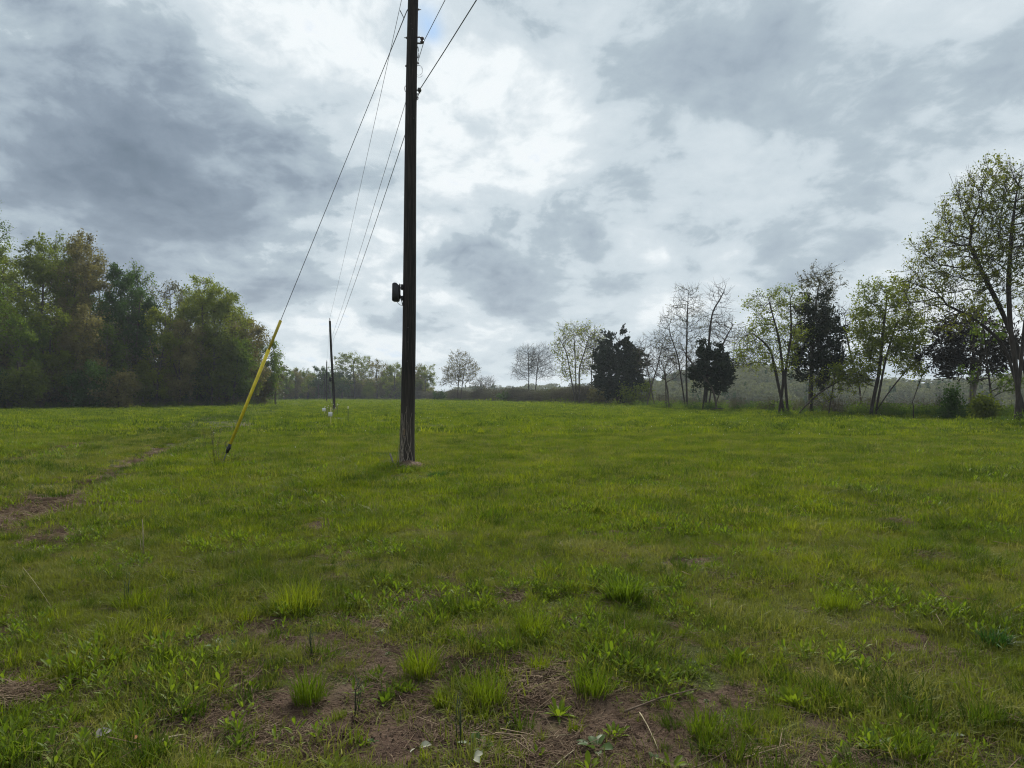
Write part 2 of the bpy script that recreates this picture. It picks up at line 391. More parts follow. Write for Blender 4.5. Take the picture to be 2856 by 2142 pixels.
M['brush'] = leaf_mat('winter_brush', (.05, .042, .03), (.10, .088, .055), (.12, .125, .05), .2, .12)

gm = new_mesh('field', np.stack([GX, GY, GZ], -1).reshape(-1, 3), np.stack([ii, ii + 1, ii + nx + 1, ii + nx], 1), None, ground_mat(), True)
a_ = gm.attributes.new('bare', 'FLOAT', 'POINT'); a_.data.foreach_set('value', B.astype(np.float32).ravel())
tag(obj('field', gm), kind='structure')

# ------------------------------------------------------------------ scatter by geometry nodes (uncountable ground cover only)
def scatter(name, protos, pts, idx, scl, rot):
    n = len(pts)
    me = bpy.data.meshes.new(name); me.vertices.add(n); me.vertices.foreach_set('co', np.asarray(pts, np.float32).ravel())
    a = me.attributes.new('pick', 'INT', 'POINT'); a.data.foreach_set('value', np.asarray(idx, np.int32))
    a = me.attributes.new('size', 'FLOAT', 'POINT'); a.data.foreach_set('value', np.asarray(scl, np.float32))
    a = me.attributes.new('turn', 'FLOAT_VECTOR', 'POINT'); a.data.foreach_set('vector', np.asarray(rot, np.float32).ravel())
    col = bpy.data.collections.new(name + '_sources')
    for i, p in enumerate(protos):
        o = bpy.data.objects.new('%s_source_%02d' % (name, i), p); col.objects.link(o)
    o = obj(name, me); tag(o, kind='stuff')
    ng = bpy.data.node_groups.new(name + '_scatter', 'GeometryNodeTree')
    ng.interface.new_socket('Geometry', in_out='INPUT', socket_type='NodeSocketGeometry')
    ng.interface.new_socket('Geometry', in_out='OUTPUT', socket_type='NodeSocketGeometry')
    N = ng.nodes; L = ng.links
    gi = N.new('NodeGroupInput'); go = N.new('NodeGroupOutput'); ip = N.new('GeometryNodeInstanceOnPoints'); ci = N.new('GeometryNodeCollectionInfo')
    ci.inputs['Collection'].default_value = col; ci.inputs['Separate Children'].default_value = True; ci.inputs['Reset Children'].default_value = True
    def na(nm, t):
        x = N.new('GeometryNodeInputNamedAttribute'); x.data_type = t; x.inputs['Name'].default_value = nm; return x.outputs['Attribute']
    ip.inputs['Pick Instance'].default_value = True
    L.new(gi.outputs[0], ip.inputs['Points']); L.new(ci.outputs[0], ip.inputs['Instance'])
    L.new(na('pick', 'INT'), ip.inputs['Instance Index']); L.new(na('turn', 'FLOAT_VECTOR'), ip.inputs['Rotation']); L.new(na('size', 'FLOAT'), ip.inputs['Scale'])
    L.new(ip.outputs[0], go.inputs[0])
    md = o.modifiers.new('scatter', 'NODES'); md.node_group = ng
    return o

def blades(n, R, h0, h1, w, lean, core=.5, seed_bend=.5):
    """grass blades: base pair, middle pair, tip"""
    g = Geo()
    a = rng.uniform(0, 6.283, n); r = R * rng.uniform(0, 1, n) ** core
    b = np.stack([np.cos(a) * r, np.sin(a) * r, np.full(n, -.012)], 1)
    az = a + rng.normal(0, .9, n); h = rng.uniform(h0, h1, n); le = np.abs(rng.normal(0, lean, n)) + .08
    d = np.stack([np.cos(az), np.sin(az), np.zeros(n)], 1); sd_ = np.stack([-np.sin(az), np.cos(az), np.zeros(n)], 1)
    tw = rng.normal(0, .6, n)[:, None]; sd_ = sd_ * np.cos(tw) + d * np.sin(tw)
    H = h[:, None]; LE = le[:, None]; ww = (w * rng.uniform(.6, 1.3, n))[:, None]
    z = np.array([[0, 0, 1.]])
    mid = b + d * H * LE * .32 + z * H * .55
    tip = b + d * H * LE * 1.0 + z * H * (1 - .28 * np.minimum(LE, 1.4) ** 2 * seed_bend)
    V = np.stack([b - sd_ * ww * .5, b + sd_ * ww * .5, mid + sd_ * ww * .45, mid - sd_ * ww * .45, tip], 1).reshape(-1, 3)
    o = np.arange(n)[:, None] * 5
    g.add(V, o + [[0, 1, 2, 3]], o + [[3, 2, 4]]); return g
def lance(g, base, az, L, w, lift, droop, tw=0.):
    """one lance-shaped leaf with a folded midrib"""
    t = np.array([0, .25, .55, .82, 1.]); wd = np.array([.22, .8, 1., .6, 0.02]) * w / 2
    d = np.array([math.cos(az), math.sin(az), 0]); s_ = np.array([-math.sin(az) * math.cos(tw), math.cos(az) * math.cos(tw), math.sin(tw)])
    c = np.array(base)[None] + d[None] * (L * np.cos(lift) * t)[:, None] + np.array([[0, 0, 1.]]) * (L * (math.sin(lift) * t - droop * t ** 2))[:, None]
    up = np.array([0, 0, 1.])
    V = np.concatenate([c - s_ * wd[:, None] + up * (wd * .45)[:, None], c, c + s_ * wd[:, None] + up * (wd * .45)[:, None]])
    Q = []
    for i in range(4): Q += [(i, 5 + i, 6 + i, i + 1), (5 + i, 10 + i, 11 + i, 6 + i)]
    g.add(V, Q)
def rosette(n, L, w, lift=(.5, 1.2), droop=.25, R=.02, stem=0.):
    g = Geo()
    for i in range(n):
        az = i * 2.4 + rng.uniform(-.4, .4); f = i / max(1, n - 1); lf = lift[0] + (lift[1] - lift[0]) * f + rng.uniform(-.12, .12)
        lance(g, (math.cos(az) * R * (1 - f), math.sin(az) * R * (1 - f), -.006 + stem * f), az, L * rng.uniform(.65, 1.1) * (1 - .25 * f), w * rng.uniform(.8, 1.15), lf, droop * (1 - .6 * f), rng.uniform(-.4, .4))
    return g
def litter(n, R, L, w):
    g = Geo()
    a = rng.uniform(0, 6.283, n); r = R * np.sqrt(rng.uniform(0, 1, n)); az = rng.uniform(0, 6.283, n)
    c = np.stack([np.cos(a) * r, np.sin(a) * r, rng.uniform(.002, .016, n)], 1)
    ll = L * rng.uniform(.35, 1.2, n); d = np.stack([np.cos(az), np.sin(az), rng.normal(0, .12, n)], 1) * ll[:, None] / 2
    g.segs(c - d, c + d, np.full(n, w / 2), np.full(n, w / 3), 3); return g

def zone_pts(n, y0, y1, spread=.86, pw=1.):
    """random ground points in the wedge of view, a little wider than the frame"""
    y = np.sqrt(rng.uniform(y0 ** 2, y1 ** 2, n)) if pw == 1 else y0 + (y1 - y0) * rng.uniform(0, 1, n) ** pw
    x = rng.uniform(-1, 1, n) * (spread * y + .8)
    ok = (x < np.interp(y, EDGE_Y, EDGE_X) + 3) & (x > np.interp(y, WOOD_Y, WOOD_X) - 3)
    return x[ok], y[ok]
def area(y0, y1, spread=.86): return spread * (y1 ** 2 - y0 ** 2) + 1.6 * (y1 - y0)
BIN = {}
def strew(key, protos_n, dens, y0, y1, smin, smax, prob, tilt=.12, spread=.86):
    x, y = zone_pts(int(area(y0, y1, spread) * dens), y0, y1, spread)
    keep = rng.uniform(0, 1, len(x)) < prob(x, y); x, y = x[keep], y[keep]
    n = len(x); z = ground_h(x, y); vary = .25 + 1.5 * fbm(x * 1.7 + 50, y * 1.7, 3, 99)
    BIN.setdefault(key, []).append((np.stack([x, y, z], 1), rng.integers(protos_n[0], protos_n[1], n), rng.uniform(smin, smax, n) * vary,
                   np.stack([rng.normal(0, tilt, n), rng.normal(0, tilt, n), rng.uniform(0, 6.283, n)], 1)))
def flush(key, protos):
    b = BIN[key]; scatter(key, protos, *[np.concatenate([t[i] for t in b]) for i in range(4)])

def lane(x, y):
    r = rut_x(y); return sst(-4.3, -3.4, x - r) * sst(.9, .2, x - r) * sst(160, 60, y)
def rutdip(x, y): 
    r = rut_x(y); return np.maximum(np.exp(-((x - r) / .5) ** 2), .8 * np.exp(-((x - r + 3.1) / .55) ** 2))
def lush(x, y): return sst(.40, .58, fbm(x * 1.0 + 3, y * 1.0, 4, 61))
def darkp(x, y): return sst(.46, .60, fbm(x * 1.1 + 31, y * 1.1, 4, 77))
def weedy(x, y):
    v = sst(.56, .68, fbm(x * 1.1 + 9, y * 1.1, 3, 71)) * .85
    for (a, b, rx, ry) in ((330,1900,.55,.4),(60,2090,.45,.28),(1060,1715,.75,.35),(1180,1690,.55,.3),(770,2050,.3,.2),(480,1985,.4,.2),(1740,1640,.5,.4),(860,1730,.4,.25),(250,2060,.4,.2),(2500,2090,.3,.2)):
        Yp = EYE * F / (b - HOR); cx = (a - CX) / F * Yp
        v = np.maximum(v, np.exp(-((x - cx) / rx) ** 2 - ((y - Yp) / ry) ** 2))
    return v
# --- grass
G = []
for i in range(6): G.append(blades(46, .05, .05, .135, .0040, .6, .7).mesh('tuft', M['grass']))                # 0-5 upright tufts
for i in range(6): G.append(blades(55, .11, .025, .075, .0040, .9, .5).mesh('turf', M['turf']))                # 6-11 short turf
for i in range(4): G.append(blades(70, .22, .045, .115, .0085, .6, .5).mesh('clump', M['grass']))                # 12-15 mid-distance clumps
for i in range(3): G.append(blades(60, .24, .03, .09, .009, .9, .5).mesh('turf', M['turf']))                   # 16-18
for i in range(4): G.append(blades(60, .06, .05, .14, .0042, .7, .7).mesh('tuft', M['grass_dark']))              # 19-22 dark tufts
for i in range(3): G.append(blades(80, .26, .05, .12, .0085, .65, .5).mesh('clump', M['grass_dark']))             # 23-25
for i in range(3): G.append(blades(90, .9, .06, .14, .028, .6, .5).mesh('clump', M['grass_dark']))                 # 26-28
for i in range(3): G.append(blades(90, .8, .06, .14, .028, .6, .5).mesh('clump', M['grass']))                  # 19-21 far clumps
for i in range(3): G.append(blades(90, 2.2, .07, .19, .075, .6, .5).mesh('clump', M['grass']))                 # 22-24 very far
strew('grass', (6, 12), 330, 2.2, 9, .7, 1.3, lambda x, y: (.9 * (1 - bare(x, y)) + .05) * (1 - .6 * weedy(x, y)))
strew('grass', (0, 6), 95, 2.2, 9, .45, 1.2, lambda x, y: (1 - bare(x, y)) * (.08 + .92 * lush(x, y)) * (1 - .75 * weedy(x, y)))
strew('grass', (12, 16), 60, 8, 30, .55, 1.15, lambda x, y: (1 - bare(x, y)) * (.35 + .65 * lush(x, y)) * (1 - .85 * rutdip(x, y)) * (1 - .88 * lane(x, y)))
strew('grass', (16, 19), 46, 8, 34, .7, 1.2, lambda x, y: (1 - .92 * bare(x, y)) * (1 - .6 * rutdip(x, y)))
strew('grass', (29, 32), 4.2, 27, 95, .6, 1.15, lambda x, y: (1 - bare(x, y)) * (.4 + .6 * lush(x * .4, y * .4)) * (1 - .85 * rutdip(x, y)) * (1 - .8 * lane(x, y)))
strew('grass', (32, 35), .42, 85, 300, .5, 1.1, lambda x, y: 1 - .6 * rutdip(x, y))
strew('grass', (19, 23), 40, 2.2, 9, .4, 1.2, lambda x, y: (1 - .8 * bare(x, y)) * darkp(x, y))
strew('grass', (23, 26), 26, 8, 32, .5, 1.1, lambda x, y: (1 - bare(x, y)) * np.maximum(darkp(x, y), .5 * rutdip(x, y)))
strew('grass', (26, 29), 2.2, 27, 100, .5, 1.1, lambda x, y: np.maximum(darkp(x * .5, y * .5), .6 * rutdip(x, y)))
strew('grass', (0, 6), 26, 2.2, 7, .3, .75, lambda x, y: bare(x, y))
flush('grass', G)
# --- broad-leaved weeds that carpet the turf
Wd = [rosette(rng.integers(8, 13), .074, .0145, (.3, 1.15), .25, .02, .06).mesh('weed', M['weed']) for i in range(6)]
Wd += [rosette(9, .05, .022, (.15, .8), .3).mesh('weed', M['dock']) for i in range(3)]
strew('ground_weeds', (0, 6), 250, 2.2, 9.5, .4, 1.2, lambda x, y: weedy(x, y) * (1 - .7 * bare(x, y)))
strew('ground_weeds', (6, 9), 45, 2.2, 12, .5, 1.2, lambda x, y: .35 * (1 - .5 * bare(x, y)))
strew('ground_weeds', (0, 6), 22, 9.5, 24, .9, 1.7, lambda x, y: weedy(x, y))
flush('ground_weeds', Wd)
# --- straw
St = [litter(46, .11, .075, .0032).mesh('straw', M['straw']) for i in range(6)] + [litter(7, .10, .16, .004).mesh('straw', M['straw']) for i in range(4)]
strew('straw_litter', (0, 6), 150, 2.2, 8, .6, 1.2, lambda x, y: .10 + .75 * bare(x, y) * sst(.3, .6, fbm(x * 2, y * 2, 2, 81) + .12), .05)
strew('straw_litter', (6, 10), 45, 2.2, 12, .6, 1.3, lambda x, y: .45 + 0 * x, .25)
strew('straw_litter', (0, 6), 26, 8, 24, 1.2, 2.2, lambda x, y: .04 + .8 * bare(x, y), .05)
flush('straw_litter', St)
# --- crumbs of soil
cr = []
for i in range(5):
    v = rng.normal(size=(9, 3)); v /= np.linalg.norm(v, axis=1, keepdims=True); v *= rng.uniform(.7, 1.1, (9, 1)) * [1, .8, .6]
    import bmesh
    bm = bmesh.new(); [bm.verts.new(p * .012) for p in v]; bmesh.ops.convex_hull(bm, input=bm.verts); me = bpy.data.meshes.new('crumb'); bm.to_mesh(me); bm.free()
    cr.append(me)
M['crumb'] = leaf_mat('soil_crumbs', (.04, .026, .02), (.085, .058, .042), (.14, .105, .078), 0., 3., .95, .05)
for me in cr: me.materials.append(M['crumb'])
strew('soil_crumbs', (0, 5), 900, 2.2, 6.5, .25, 1.1, lambda x, y: bare(x, y), 1.)
strew('soil_crumbs', (0, 5), 60, 2.2, 7, .8, 2.2, lambda x, y: bare(x, y), 1.)
flush('soil_crumbs', cr)
# --- dandelion clocks in the middle of the field
g = Geo(); g.tube([(0, 0, -.02), (.01, 0, .12), (.012, .005, .22)], [.003, .003, .002], 4)
c = rng.normal(size=(40, 3)); c /= np.linalg.norm(c, axis=1, keepdims=True)
gw = Geo(); gw.leaves(c * .010 + [.012, .005, .235], c, .02, .012)
M['clock'] = plain('dandelion_fluff', (.62, .62, .58), .9, .1)
x, y = zone_pts(9000, 18, 90); kp = rng.uniform(0, 1, len(x)) < .15 * sst(.4, .65, fbm(x * .12, y * .12, 3, 95)) * sst(-20, 8, x)
x, y = x[kp], y[kp]; n = len(x)
scatter('dandelion_clocks', [gw.mesh('clock', M['clock'])], np.stack([x, y, ground_h(x, y)], 1), np.zeros(n), rng.uniform(.6, 1.1, n), np.zeros((n, 3)))

# ------------------------------------------------------------------ trees
def resample(pts, step):
    pts = np.asarray(pts, float); d = np.linalg.norm(np.diff(pts, axis=0), axis=1); s_ = np.concatenate([[0], np.cumsum(d)])
    n = max(2, int(s_[-1] / step) + 1); t = np.linspace(0, s_[-1], n)
    # smooth the polyline a little
    out = np.stack([np.interp(t, s_, pts[:, i]) for i in range(3)], 1)
    for _ in range(3): out[1:-1] = out[1:-1] * .5 + (out[:-2] + out[2:]) * .25
    return out
def grow(stems, att, step, kill, infl, up=.12, jit=.22, maxn=2600):
    pos = []; par = []; trunk = []
    for s_ in stems:
        b = len(pos)
        for i, p in enumerate(s_): pos.append(p); par.append(-1 if i == 0 else b + i - 1); trunk.append(True)
    pos = np.array(pos); par = list(par); nt = len(pos)
    nch = np.zeros(20000, int)
    nd = np.full(len(att), 1e9); ni = np.zeros(len(att), int)
    def upd(lo):
        nonlocal nd, ni
        D = np.linalg.norm(att[:, None, :] - pos[None, lo:, :], axis=2); j = D.argmin(1); d = D[np.arange(len(att)), j]
        w = d < nd; nd = np.where(w, d, nd); ni = np.where(w, j + lo, ni)
    upd(0)
    low = min(s_[0][2] for s_ in stems); hgt = max(s_[-1][2] for s_ in stems) - low
    for it in range(90):
        a = (nd < infl) & (nd > kill)
        if not a.any() or len(pos) > maxn: break
        dv = (att[a] - pos[ni[a]]) / nd[a][:, None]
        acc = np.zeros((len(pos), 3)); np.add.at(acc, ni[a], dv)
        idx = np.unique(ni[a]); idx = idx[nch[idx] < 3]
        if len(idx) == 0: break
        v = acc[idx]; v /= (np.linalg.norm(v, axis=1, keepdims=True) + 1e-9)
        v = v + rng.normal(0, jit, v.shape); v[:, 2] += up; v /= np.linalg.norm(v, axis=1, keepdims=True)
        lo = len(pos); nch[idx] += 1
        pos = np.concatenate([pos, pos[idx] + v * step]); par += list(idx)
        upd(lo)
        keep = nd > kill; att = att[keep]; nd = nd[keep]; ni = ni[keep]
        if len(att) == 0: break
    return pos, np.array(par), nt
def radii(par, r0, Rb, e=2.3):
    n = len(par); s_ = np.zeros(n); kids = np.zeros(n, int)
    for i in range(n - 1, -1, -1):
        if kids[i] == 0: s_[i] = r0 ** e
        p = par[i]
        if p >= 0: s_[p] += s_[i]; kids[p] += 1
    r = s_ ** (1 / e); mx = r[par < 0].max()
    gam = math.log(max(Rb / r0, 1.05)) / max(1e-6, math.log(mx / r0))
    return r0 * (r / r0) ** gam, kids

def make_tree(name, label, base, stems, att, Rb, step=.55, kill=.6, infl=6., r0=.014, up=.12, jit=.22,
              leaf='olive', nleaf=2500, lsize=.2, lw=.6, cl=.45, twigs=2, twl=.7, bark='bark', group=None, cedar=False, cat='tree', maxn=2600, thin=.035, twjit=.5):
    """trunk(s) given, branches grown into the crown points, then twigs and leaves"""
    base = np.array(base, float)
    st = [resample(s_, step) for s_ in stems]
    pos, par, nt = grow(st, np.asarray(att), step, kill, infl, up, jit, maxn)
    r, kids = radii(par, r0, Rb)
    root = thing(name, label, cat, tuple(base), group)
    # trunk
    g = Geo(base); o = 0
    for s_ in st:
        n = len(s_); rr = r[o:o + n].copy(); rr = np.maximum.accumulate(rr[::-1])[::-1]; rr[0] *= 1.35
        p = s_.copy(); p[0, 2] -= .25
        g.tube(p, rr, 9 if Rb > .1 else 6, rough=.10); o += n
    obj('trunk', g.mesh('trunk', M[bark], True), root)
    # branches
    i = np.arange(nt, len(pos)); g = Geo(base)
    if len(i):
        pr = par[i]; ra = np.minimum(r[pr], r[i] * 1.35); rb = r[i]
        big = ra > .05; mid = (~big) & (ra > .022); sm = ~(big | mid)
        for mk, kk in ((big, 6), (mid, 4), (sm, 3)): g.segs(pos[pr[mk]], pos[i[mk]], ra[mk], rb[mk], kk)
    fine = np.where((r < thin) & (np.arange(len(pos)) >= nt))[0]
    if len(fine) == 0: fine = np.arange(max(0, len(pos) - 5), len(pos))
    tb = np.repeat(fine, twigs); n = len(tb)
    pd = pos[tb] - pos[np.maximum(par[tb], 0)]; pd /= (np.linalg.norm(pd, axis=1, keepdims=True) + 1e-9)
    td = pd + rng.normal(0, twjit, (n, 3)); td[:, 2] += (.05 if cedar else .4); td /= np.linalg.norm(td, axis=1, keepdims=True)
    tl = twl * rng.uniform(.45, 1.2, n); te = pos[tb] + td * tl[:, None]
    if not cedar and n: g.segs(pos[tb], te, np.full(n, r0 * .75), np.full(n, r0 * .35), 3)
    if g.n: obj('branches', g.mesh('branches', M['twig' if bark == 'bark' else bark]), root)
    # leaves
    if nleaf and n:
        g = Geo(base)
        wt = rng.uniform(.08, 1, len(fine)) ** 3.4; wt = np.repeat(wt, twigs); wt /= wt.sum()
        j = rng.choice(n, nleaf, p=wt); f = rng.uniform(.1, 1.15, nleaf)[:, None]
        c = pos[tb[j]] + td[j] * tl[j][:, None] * f + rng.normal(0, cl * (.18 if cedar else .35), (nleaf, 3))
        d = td[j] * (1.0 if cedar else .35) + rng.normal(0, .45, (nleaf, 3)) + ([0, 0, .15] if cedar else [0, 0, -.1])
        sz = lsize * rng.uniform(.5, 1.25, nleaf)
        g.leaves(c, d, sz, sz * lw); obj('foliage', g.mesh('foliage', M[leaf]), root)
    return root

def ell(cs, n, Y, deep=1.0):
    """crown points inside ellipses given in photo pixels, round in depth"""
    wsum = sum(c[2] * c[3] for c in cs); out = []
    for c in cs:
        m = max(8, int(n * c[2] * c[3] / wsum))
        v = rng.normal(size=(m, 3)); v /= np.linalg.norm(v, axis=1, keepdims=True); v *= rng.uniform(0.15, 1, (m, 1)) ** .45
        ctr = P(c[0], c[1], Y); sx, sz = c[2] / F * Y, c[3] / F * Y
        out.append(ctr + v * [sx, min(sx, 5.0) * deep, sz])
    return np.concatenate(out)
def stem_px(pl, Y, wob=.02):
    pts = []
    dy = 0
    for i, (a, b) in enumerate(pl):
        pts.append(P(a, b, Y + dy)); dy += random.uniform(-1, 1) * wob * Y * (.5 if i else 0)
    pts[0][2] = gz(pts[0][0], pts[0][1]) - .02
    return np.array(pts)
def px_tree(name, label, Y, stems, crowns, Rb, natt=420, **kw):
    ced = kw.get('cedar'); Rb *= .68; natt = int(natt * (3.2 if ced else 2.3)); kw['nleaf'] = int(kw.get('nleaf', 0) * (1.7 if ced else 1.9)); kw.setdefault('up', .28)
    kw['step'] = kw.get('step', .55) * .8; kw['kill'] = kw.get('kill', .6) * (.75 if ced else .72); kw['maxn'] = 5000; kw.setdefault('cl', .27)
    if ced: kw['cl'] = .7; kw['twigs'] = 3; kw['thin'] = .06; kw['twl'] = kw.get('twl', .5) * 1.7; kw['twjit'] = .45
    st = [stem_px(s_, Y) for s_ in stems]
    return make_tree(name, label, st[0][0], st, ell(crowns, natt, Y), Rb, **kw)

ROW = 'trees along the right edge of the field'
# ---- the right-hand row, from the frame's right edge to the far end
px_tree('oak_tree', 'tallest tree of the right-hand row, straight trunk at the right frame edge', 40,
        [[(2845,1182),(2838,1060),(2818,920),(2812,790),(2822,640),(2835,540)],[(2830,980),(2860,880),(2885,760)]],
        [(2835,540,55,95),(2830,660,85,90),(2890,640,80,150),(2905,830,90,110),(2790,760,60,70),(2815,500,40,50)], .19, 700, leaf='spring', nleaf=4300, lsize=.145, group=ROW, bark='bark_dark', twl=.8, twigs=3)
px_tree('oak_tree', 'broad tree arching left with long rising limbs, trunk at the right frame edge', 42,
        [[(2900,1190),(2868,1060),(2830,950),(2790,860),(2745,770),(2705,685)],[(2866,1058),(2800,955),(2720,890),(2640,850)]],
        [(2710,620,95,110),(2650,730,100,95),(2760,540,75,85),(2590,800,75,75),(2690,830,110,75),(2750,680,90,90),(2560,840,45,60),(2640,900,80,40),(2690,540,40,40)], .19, 1000, leaf='spring', nleaf=6200, lsize=.145, group=ROW, bark='bark_dark', twl=.8, twigs=3)
px_tree('cedar_tree', 'dark rusty cedar with a pale slanting trunk under the tall arching tree', 52,
        [[(2706,1158),(2716,1090),(2736,1010),(2742,900)],[(2706,1157),(2712,1050),(2716,960)]],
        [(2690,940,80,70),(2640,990,60,45),(2750,990,60,60),(2700,1020,80,40),(2790,960,50,60)], .2, 420, leaf='rust', nleaf=5600, lsize=.36, lw=.3, cedar=True, group=ROW, bark='bark_pale', up=-.02, twl=.5)
px_tree('young_tree', 'thin dark stem with a few leaves, beside the tall tree at right', 46,
        [[(2770,1170),(2762,1080),(2752,1000),(2740,880)]], [(2800,1070,50,35),(2745,930,40,60),(2720,1060,40,25)], .10, 90, leaf='green', nleaf=650, lsize=.18, group=ROW, bark='bark_dark')
px_tree('maple_tree', 'fresh green tree with one upright and one strongly slanting trunk', 54,
        [[(2428,1162),(2440,1090),(2453,1040),(2462,930),(2472,850)],[(2434,1162),(2485,1085),(2530,1030),(2592,980)],[(2530,1030),(2580,1022),(2640,1012)],[(2440,1090),(2470,1000),(2500,900)]],
        [(2455,830,65,50),(2430,900,50,60),(2500,870,60,70),(2470,960,80,70),(2400,1030,50,35),(2550,1030,45,28),(2540,930,40,50),(2340,1040,30,20)], .19, 420, leaf='yellow', nleaf=9800, lsize=.165, lw=.7, cl=.5, group=ROW, bark='bark_dark', up=.05)
px_tree('leaning_snag', 'thin dead stem leaning right beside the slanting-trunk green tree', 55, [[(2386,1162),(2404,1110),(2428,1050)]], [(2432,1040,6,8)], .10, 10, nleaf=0, twigs=1, bark='bark_dark', cat='dead tree')
px_tree('bare_tree', 'thin bare tree between the tall cedar and the fresh green tree', 62, [[(2405,1150),(2395,1060),(2375,1000),(2360,930)]], [(2345,900,38,50),(2360,950,40,40),(2385,920,30,40)], .11, 150, nleaf=0, twigs=3, group=ROW)
px_tree('cedar_tree', 'tall slim dark cedar with a bare lower trunk in the right-hand row', 60, [[(2262,1152),(2264,1050),(2268,930),(2275,835)]],
        [(2275,870,45,55),(2265,950,62,50),(2300,930,50,60),(2270,1020,70,45),(2240,990,40,40),(2310,1000,40,50)], .18, 420, leaf='cedar', nleaf=6500, lsize=.36, lw=.34, cedar=True, group=ROW, bark='bark_dark', up=.05, twl=.55)
px_tree('birch_tree', 'pale finely twigged tree rising behind the tall slim cedar', 64, [[(2256,1150),(2262,960),(2275,850),(2290,760)]], [(2285,800,50,60),(2270,870,50,50),(2310,780,30,35)], .12, 260, leaf='bud', nleaf=1900, lsize=.15, twigs=4, group=ROW)
px_tree('leaning_tree', 'low tree leaning far right with new leaves, under the tall slim cedar', 57, [[(2222,1155),(2262,1115),(2310,1078),(2380,1045),(2440,1032)],[(2310,1078),(2330,1040),(2345,1000)]],
        [(2330,1070,70,30),(2380,1040,50,25),(2300,1110,50,20),(2430,1030,30,20)], .10, 190, leaf='yellow', nleaf=1000, lsize=.17, group=ROW)
px_tree('elm_tree', 'open olive-leaved tree on two crossing trunks in the right-hand row', 57,
        [[(2172,1155),(2181,1095),(2187,1055),(2172,940),(2142,830)],[(2198,1160),(2192,1090),(2188,1052),(2208,930),(2204,835)],[(2187,1055),(2150,970),(2100,930)]],
        [(2130,850,50,34),(2195,850,50,45),(2130,930,60,45),(2200,940,50,60),(2110,1000,70,35),(2170,1010,60,40),(2085,950,35,35)], .16, 430, leaf='olive', nleaf=4200, lsize=.155, cl=.45, group=ROW, bark='bark_dark', twigs=3)
px_tree('snag_tree', 'bare crooked trunk rising out of a small dense cedar', 75, [[(1968,1140),(1973,1050),(1977,954),(1982,903),(1988,862),(2006,840),(2022,808),(2026,790)]],
        [(1995,840,28,45),(2015,830,22,45),(2010,890,30,35),(1980,880,20,30)], .16, 150, nleaf=0, twigs=2, twl=1.1, bark='bark_dark', group=ROW)
px_tree('bare_tree', 'spreading bare crown with twigs reaching right of the small dense cedar', 76, [[(1975,1140),(1990,1040),(2015,960),(2045,905)],[(1990,1040),(2040,1000),(2080,990)]],
        [(2030,930,45,40),(2060,960,35,35),(2000,920,30,35),(2060,1010,45,22)], .13, 260, leaf='bud', nleaf=500, lsize=.12, twigs=4, group=ROW)
px_tree('cedar_tree', 'small dense black-green cedar on a bare stem in the right-hand row', 74, [[(1960,1140),(1968,1070),(1978,1000),(1985,955)]],
        [(1983,985,30,32),(1992,1030,45,35),(1960,1045,38,28),(2005,1065,32,24),(1990,1010,40,30)], .16, 300, leaf='cedar', nleaf=6500, lsize=.42, lw=.34, cedar=True, group=ROW, bark='bark_dark', up=.02, twl=.5)
px_tree('leaning_tree', 'half-fallen trunk leaning left from the foot of the small dense cedar', 73, [[(2000,1142),(1990,1085),(1958,1045),(1925,1008),(1905,975)]], [(1900,980,20,20),(1930,1000,20,15)], .15, 40, nleaf=0, twigs=1, bark='bark', cat='tree', group=ROW)
px_tree('bare_tree', 'tall upright budding tree left of the small dense cedar', 80, [[(1917,1142),(1914,1060),(1915,960),(1917,880),(1920,810)],[(1912,1050),(1890,990),(1868,930)]],
        [(1915,850,45,60),(1885,910,50,60),(1945,910,40,60),(1870,970,45,45),(1925,990,45,50),(1900,1010,60,40)], .15, 560, leaf='bud', nleaf=1500, lsize=.14, twigs=3, twl=.8, bark='bark_dark', group=ROW, infl=5)
px_tree('leaning_tree', 'bent bare stem leaning right into the small dense cedar', 79, [[(1922,1141),(1940,1105),(1962,1080)],[(1866,1138),(1885,1110),(1908,1062)]], [(1965,1075,8,8)], .12, 10, nleaf=0, twigs=1, bark='bark', group=ROW)
px_tree('pollard_tree', 'short thick-stemmed bare tree with a fan of limbs in the right-hand row', 85, [[(1858,1140),(1857,1085),(1856,1058)],[(1866,1140),(1862,1085),(1856,1058)]],
        [(1830,1035,42,28),(1882,1030,40,30),(1856,1005,36,30),(1805,1010,25,20)], .14, 210, nleaf=0, twigs=3, group=ROW)
px_tree('bare_tree', 'bare tree slanting right, next to the biggest dark cedar', 95, [[(1803,1128),(1816,1080),(1834,1020),(1848,960)],[(1826,1050),(1800,1000),(1785,960)]],
        [(1800,980,32,45),(1840,970,36,50),(1820,1030,45,35),(1868,990,30,40)], .13, 330, leaf='bud', nleaf=420, lsize=.14, twigs=4, group=ROW)
px_tree('cedar_tree', 'biggest cedar, broad dense and nearly black, reaching to the ground', 108, [[(1722,1131),(1722,1060),(1725,990),(1728,940)]],
        [(1732,948,18,24),(1700,965,18,28),(1678,988,18,28),(1772,988,18,26),(1748,968,18,26),(1725,980,30,38),(1700,1010,42,40),(1755,1010,44,42),(1725,1050,58,38),(1690,1062,30,30),(1760,1068,34,30),(1725,1092,44,20)], .26, 620, leaf='cedar', nleaf=15000, lsize=.55, lw=.36, cedar=True, group=ROW, bark='bark_dark', up=.04, twl=.8, step=.7, kill=.8)
